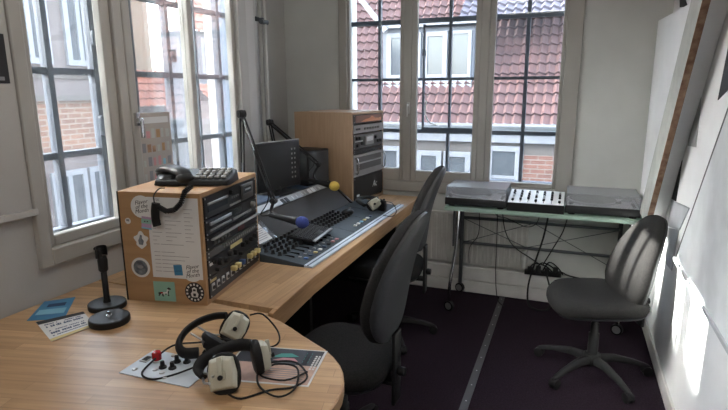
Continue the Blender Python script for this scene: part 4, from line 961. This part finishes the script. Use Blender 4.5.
MB().box(*hw(-6, 8.86, .955), *hw(6, 9.05, 1.03)).box(*hw(-6, 8.93, .86), *hw(6, 9.0, .955)).obj('gutter', 'lead', H)
MB().box(*hw(-6, 8.80, .99), *hw(6, 8.94, 1.03)).box(*hw(-6, 8.92, .72), *hw(6, 9.0, .87)).obj('cornice', 'white_ext', H)
MB().box(*hw(-.70, 8.97, -5.9), *hw(.35, 9.0, .52)).obj('brick_pier', 'brick', H)
def ext_window(x0, x1, z0, z1, y, parent, bars=1, axis='y', fr=.085):
    b = MB()
    def bx(u0, v0, u1, v1, d0, d1, b_=None):
        b_ = b_ or b
        if axis == 'y': b_.box(*hw(u0, y - d1, v0), *hw(u1, y - d0, v1))
    bx(x0, z0, x0 + fr, z1, 0, .06); bx(x1 - fr, z0, x1, z1, 0, .06); bx(x0 + fr, z1 - fr, x1 - fr, z1, 0, .06); bx(x0 + fr, z0, x1 - fr, z0 + fr, 0, .07)
    for k in range(bars): xm = x0 + (x1 - x0) * (k + 1) / (bars + 1); bx(xm - .035, z0 + fr, xm + .035, z1 - fr, 0, .055)
    o = b.obj('window', 'white_ext', parent, bevel=.004)
    g = MB(); bx(x0 + fr, z0 + fr, x1 - fr, z1 - fr, 0, .03, g); g.obj('pane', 'ext_glass', o)
    return o
for x0, x1, z0, z1, n in ((-3.25, -2.78, -.6, .60, 0), (-2.50, -2.06, -.6, .54, 0), (-2.02, -1.56, -.6, .54, 0), (-1.28, -.74, -.6, .66, 0), (1.2, 1.9, -.6, .6, 1)):
    o = ext_window(x0, x1, z0, z1, 8.98, H, n)
    MB().box(*hw(x0 + .08, 8.94, .12), *hw(x1 - .08, 8.955, .17)).obj('glazing_bar', 'white_ext', o)
# dormer
D0, D1, DY = -3.33, -1.66, 9.5
dm = MB().box(*hw(D0, DY, 1.45), *hw(D1, DY + 1.3, 2.68)).obj('dormer', 'dormer', H)
MB().box(*hw(D0 - .06, DY - .12, 2.66), *hw(D1 + .06, DY + 1.5, 2.74)).obj('dormer_fascia', 'white_ext', dm)
tiles('dormer_roof', D0 + 1.4, D1 + 1.6, hw(0, DY - .1, 2.74), V((0, math.cos(rad(36)), math.sin(rad(36)))), 12, .21, .15, 'roofb', dm)
MB().box(*hw(D0 + .02, DY - .05, 1.60), *hw(D1 - .02, DY, 1.74)).obj('dormer_sill', 'lead', dm)
ext_window(-3.24, -2.60, 1.76, 2.58, DY, dm, 1); ext_window(-2.56, -2.12, 1.76, 2.58, DY, dm, 0); ext_window(-2.10, -1.70, 1.78, 2.58, DY, dm, 0, fr=.06)
MB().tube([hw(-4.0, 9.45, 3.5), hw(-3.2, 9.3, 2.6)], .05, smooth_it=0).obj('verge_board', 'white_ext', H)

# brick building left, seen through the left window
HB = thing('brick_building', 'brick and pale rendered building close outside the left window', 'building', (-7.0, 4.0, -6))
def bw(x, y, z): return (x + 7, y - 4, z + 6)
MB().box(*bw(-7.3, -4, -5.99), *bw(-7.0, 6.95, 3.2)).obj('side_wall', 'brick_x', HB)
MB().box(*bw(-7.0, 4.2, 1.52), *bw(-6.96, 6.45, 3.2)).box(*bw(-7.0, 4.2, -5.9), *bw(-6.965, 6.45, .66)).obj('rendered_band', 'pale_ext', HB)
MB().box(*bw(-7.0, 4.2, 1.44), *bw(-6.90, 6.75, 1.52)).box(*bw(-7.0, 4.2, 1.76), *bw(-6.92, 6.6, 1.83)).obj('string_course', 'facade', HB)
def xwin(y0, y1, z0, z1, x, parent, bars=1):
    f = .08; b = MB()
    b.box(*bw(x, y0, z0), *bw(x + .05, y0 + f, z1)).box(*bw(x, y1 - f, z0), *bw(x + .05, y1, z1)).box(*bw(x, y0 + f, z1 - f), *bw(x + .05, y1 - f, z1)).box(*bw(x, y0 + f, z0), *bw(x + .05, y1 - f, z0 + f))
    for k in range(bars): ym = y0 + (y1 - y0) * (k + 1) / (bars + 1); b.box(*bw(x, ym - .035, z0 + f), *bw(x + .045, ym + .035, z1 - f))
    o = b.obj('window', 'white_ext', parent); MB().box(*bw(x, y0 + f, z0 + f), *bw(x + .02, y1 - f, z1 - f)).obj('pane', 'ext_glass', o)
xwin(5.35, 5.95, -.9, .42, -6.965, HB); xwin(6.0, 6.4, -.9, .42, -6.965, HB, 0); xwin(4.5, 5.25, -.9, .42, -6.965, HB)
xwin(5.0, 5.6, 1.95, 3.2, -6.96, HB); xwin(5.85, 6.35, 1.95, 3.2, -6.96, HB)
MB().box(*bw(-7.6, -4, 3.2), *bw(-6.8, 7.0, 3.35)).obj('eaves', 'white_ext', HB)
# further house: pale yellow gable with red roof
HC = thing('yellow_house', 'pale yellow house with red roof farther down the street on left', 'house', (-11.0, 10.0, -6))
def cw(x, y, z): return (x + 11, y - 10, z + 6)
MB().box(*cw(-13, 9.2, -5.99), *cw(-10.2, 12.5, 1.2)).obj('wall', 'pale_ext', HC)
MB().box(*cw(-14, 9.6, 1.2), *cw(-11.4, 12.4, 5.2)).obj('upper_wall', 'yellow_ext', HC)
sl_ = V((-math.cos(rad(40)), 0, math.sin(rad(40))))
def xroof(name, y0, y1, x, z, rows, m, parent, cv, ang=40):
    b = MB(); sl_ = V((-math.cos(rad(ang)), 0, math.sin(rad(ang)))); nn = V((sl_.z, 0, -sl_.x)); cols_ = int((y1 - y0) / .22 * 5); prev = None
    for r in range(rows):
        for e in (0, 1):
            ring = []
            for i in range(cols_ + 1):
                y = y0 + (y1 - y0) * i / cols_; ph = (y - y0) / .22 * 2 * PI
                p = V(cv(x, y, z)) + sl_ * (.3 * r + .3 * e) + nn * (.02 * math.sin(ph) + (.04 if e == 0 else 0)); ring.append(b.bm.verts.new(p))
            if prev:
                for i in range(cols_): b._f([prev[i], prev[i + 1], ring[i + 1], ring[i]], e == 1)
            prev = ring
    return b.obj(name, m, parent)
xroof('tiled_roof', 9.0, 12.7, -10.1, 1.2, 5, 'roofo', HC, cw)
MB().box(*cw(-10.2, 9.5, -.2), *cw(-10.15, 10.1, .9)).box(*cw(-10.2, 10.6, -.2), *cw(-10.15, 11.2, .9)).obj('window', 'white_ext', HC)
HD = thing('grey_house', 'pale house with red tiled roof seen in the right part of left window', 'house', (-8.5, 14.0, -6))
def dw(x, y, z): return (x + 8.5, y - 14, z + 6)
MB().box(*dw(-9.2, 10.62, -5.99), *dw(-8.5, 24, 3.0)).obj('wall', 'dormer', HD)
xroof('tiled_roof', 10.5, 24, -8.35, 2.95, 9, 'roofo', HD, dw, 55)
for i in range(6):
    y = 10.85 + i * 1.5
    o = MB().box(*dw(-8.5, y, 1.95), *dw(-8.42, y + .9, 2.85)).obj('window', 'white_ext', HD); MB().box(*dw(-8.42, y + .1, 2.05), *dw(-8.41, y + .42, 2.75)).box(*dw(-8.42, y + .48, 2.05), *dw(-8.41, y + .8, 2.75)).obj('pane', 'ext_glass', o)
xroof('lower_roof', 10.5, 24, -8.0, 1.35, 2, 'roofo', HD, dw, 42)
MB().box(*dw(-8.5, 10.6, -5.9), *dw(-8.1, 24, 1.35)).obj('lower_wall', 'pale_ext', HD)
# two unseen far blocks added to keep sun off desk and opposite house
for nm, lab, x, y0, y1, z1, hip in (('sun_blocker_slim', 'slender unseen block added to shade the left window', -20, -4.75, -2.55, 14.55, 0), ('sun_blocker_wide', 'tall unseen block added to shade the opposite house', -25, .2, 4.6, 22.6, 0)):
    o = thing(nm, lab, 'sun blocker', (x, (y0 + y1) / 2, -6)); h_ = (y1 - y0) / 2
    MB().box(-2 * h_, -h_, .01, 0, h_, z1 + 6).obj('shaft', 'pale_ext', o)
    MB().box(-2 * h_ - .2, -h_ - .2, z1 + 5.7, .05, h_ + .1, z1 + 6.05).obj('cornice', 'white_ext', o)
    b = MB()
    for k in range(6): b.box(0, -.4, 2 + k * (z1 + 3) / 6, .03, .4, 3.4 + k * (z1 + 3) / 6)
    b.obj('window_column', 'ext_glass', o)
# ------------------------------------------------------------------ added ceiling lamps out of view, soft fill light for the room
for i, y in enumerate((1.9, -.4, -2.0)):
    o = thing('fill_lamp', ['added fill lamp on the ceiling over the desk', 'added fill lamp on the ceiling above the foreground table', 'added fill lamp on the ceiling at the rear of room'][i], 'ceiling lamp', (-.7, y, ZC - .06))
    MB().rbox(-.62, -.09, 0, .62, .09, .06, .004).obj('housing', 'white', o)
    MB().rbox(-.58, -.07, -.012, .58, .07, .004, .004).obj('diffuser', emit('fill_diffuser', (1, .95, .88), 9.0), o)

# ------------------------------------------------------------------ sun, sky, camera
sd_ = V((1, .31, -.69)).normalized()
sun = bpy.data.lights.new('sun', 'SUN'); sun.energy = 24.0; sun.color = (1, .93, .82); sun.angle = rad(.6)
so = bpy.data.objects.new('sun', sun); COL.objects.link(so); so.location = (-12, 0, 9); so.rotation_euler = sd_.to_track_quat('-Z', 'Y').to_euler()
w = bpy.data.worlds.new('sky'); S.world = w; w.use_nodes = True; n = w.node_tree.nodes; l = w.node_tree.links
sk = n.new('ShaderNodeTexSky'); sk.sky_type = 'NISHITA'; sk.sun_disc = False; sk.sun_elevation = math.asin(-sd_.z); sk.sun_rotation = math.atan2(-sd_.x, -sd_.y)
sk.air_density = 1.2; sk.dust_density = 3.0
hs_ = n.new('ShaderNodeHueSaturation'); hs_.inputs['Saturation'].default_value = .45; l.new(sk.outputs[0], hs_.inputs['Color']); l.new(hs_.outputs[0], n['Background'].inputs[0]); n['Background'].inputs[1].default_value = 1.2

cam = bpy.data.cameras.new('camera'); co = bpy.data.objects.new('camera', cam); COL.objects.link(co)
f, yaw, pitch, roll, h = 526.25, .37301, .21195, -.004693, 1.55
fw = V((-math.sin(yaw) * math.cos(pitch), math.cos(yaw) * math.cos(pitch), -math.sin(pitch))); r_ = V((math.cos(yaw), math.sin(yaw), 0)); u_ = r_.cross(fw)
r2 = r_ * math.cos(roll) + u_ * math.sin(roll); u2 = -r_ * math.sin(roll) + u_ * math.cos(roll)
co.matrix_world = M(((r2.x, u2.x, -fw.x, 0), (r2.y, u2.y, -fw.y, 0), (r2.z, u2.z, -fw.z, h), (0, 0, 0, 1)))
cam.sensor_width = 36; cam.lens = f / 728 * 36; cam.clip_start = .05; cam.clip_end = 200
S.camera = co
S.view_settings.view_transform = 'Standard'; S.view_settings.look = 'None'; S.view_settings.gamma = 1; S.view_settings.use_curve_mapping = False
S.view_settings.exposure = 1.38
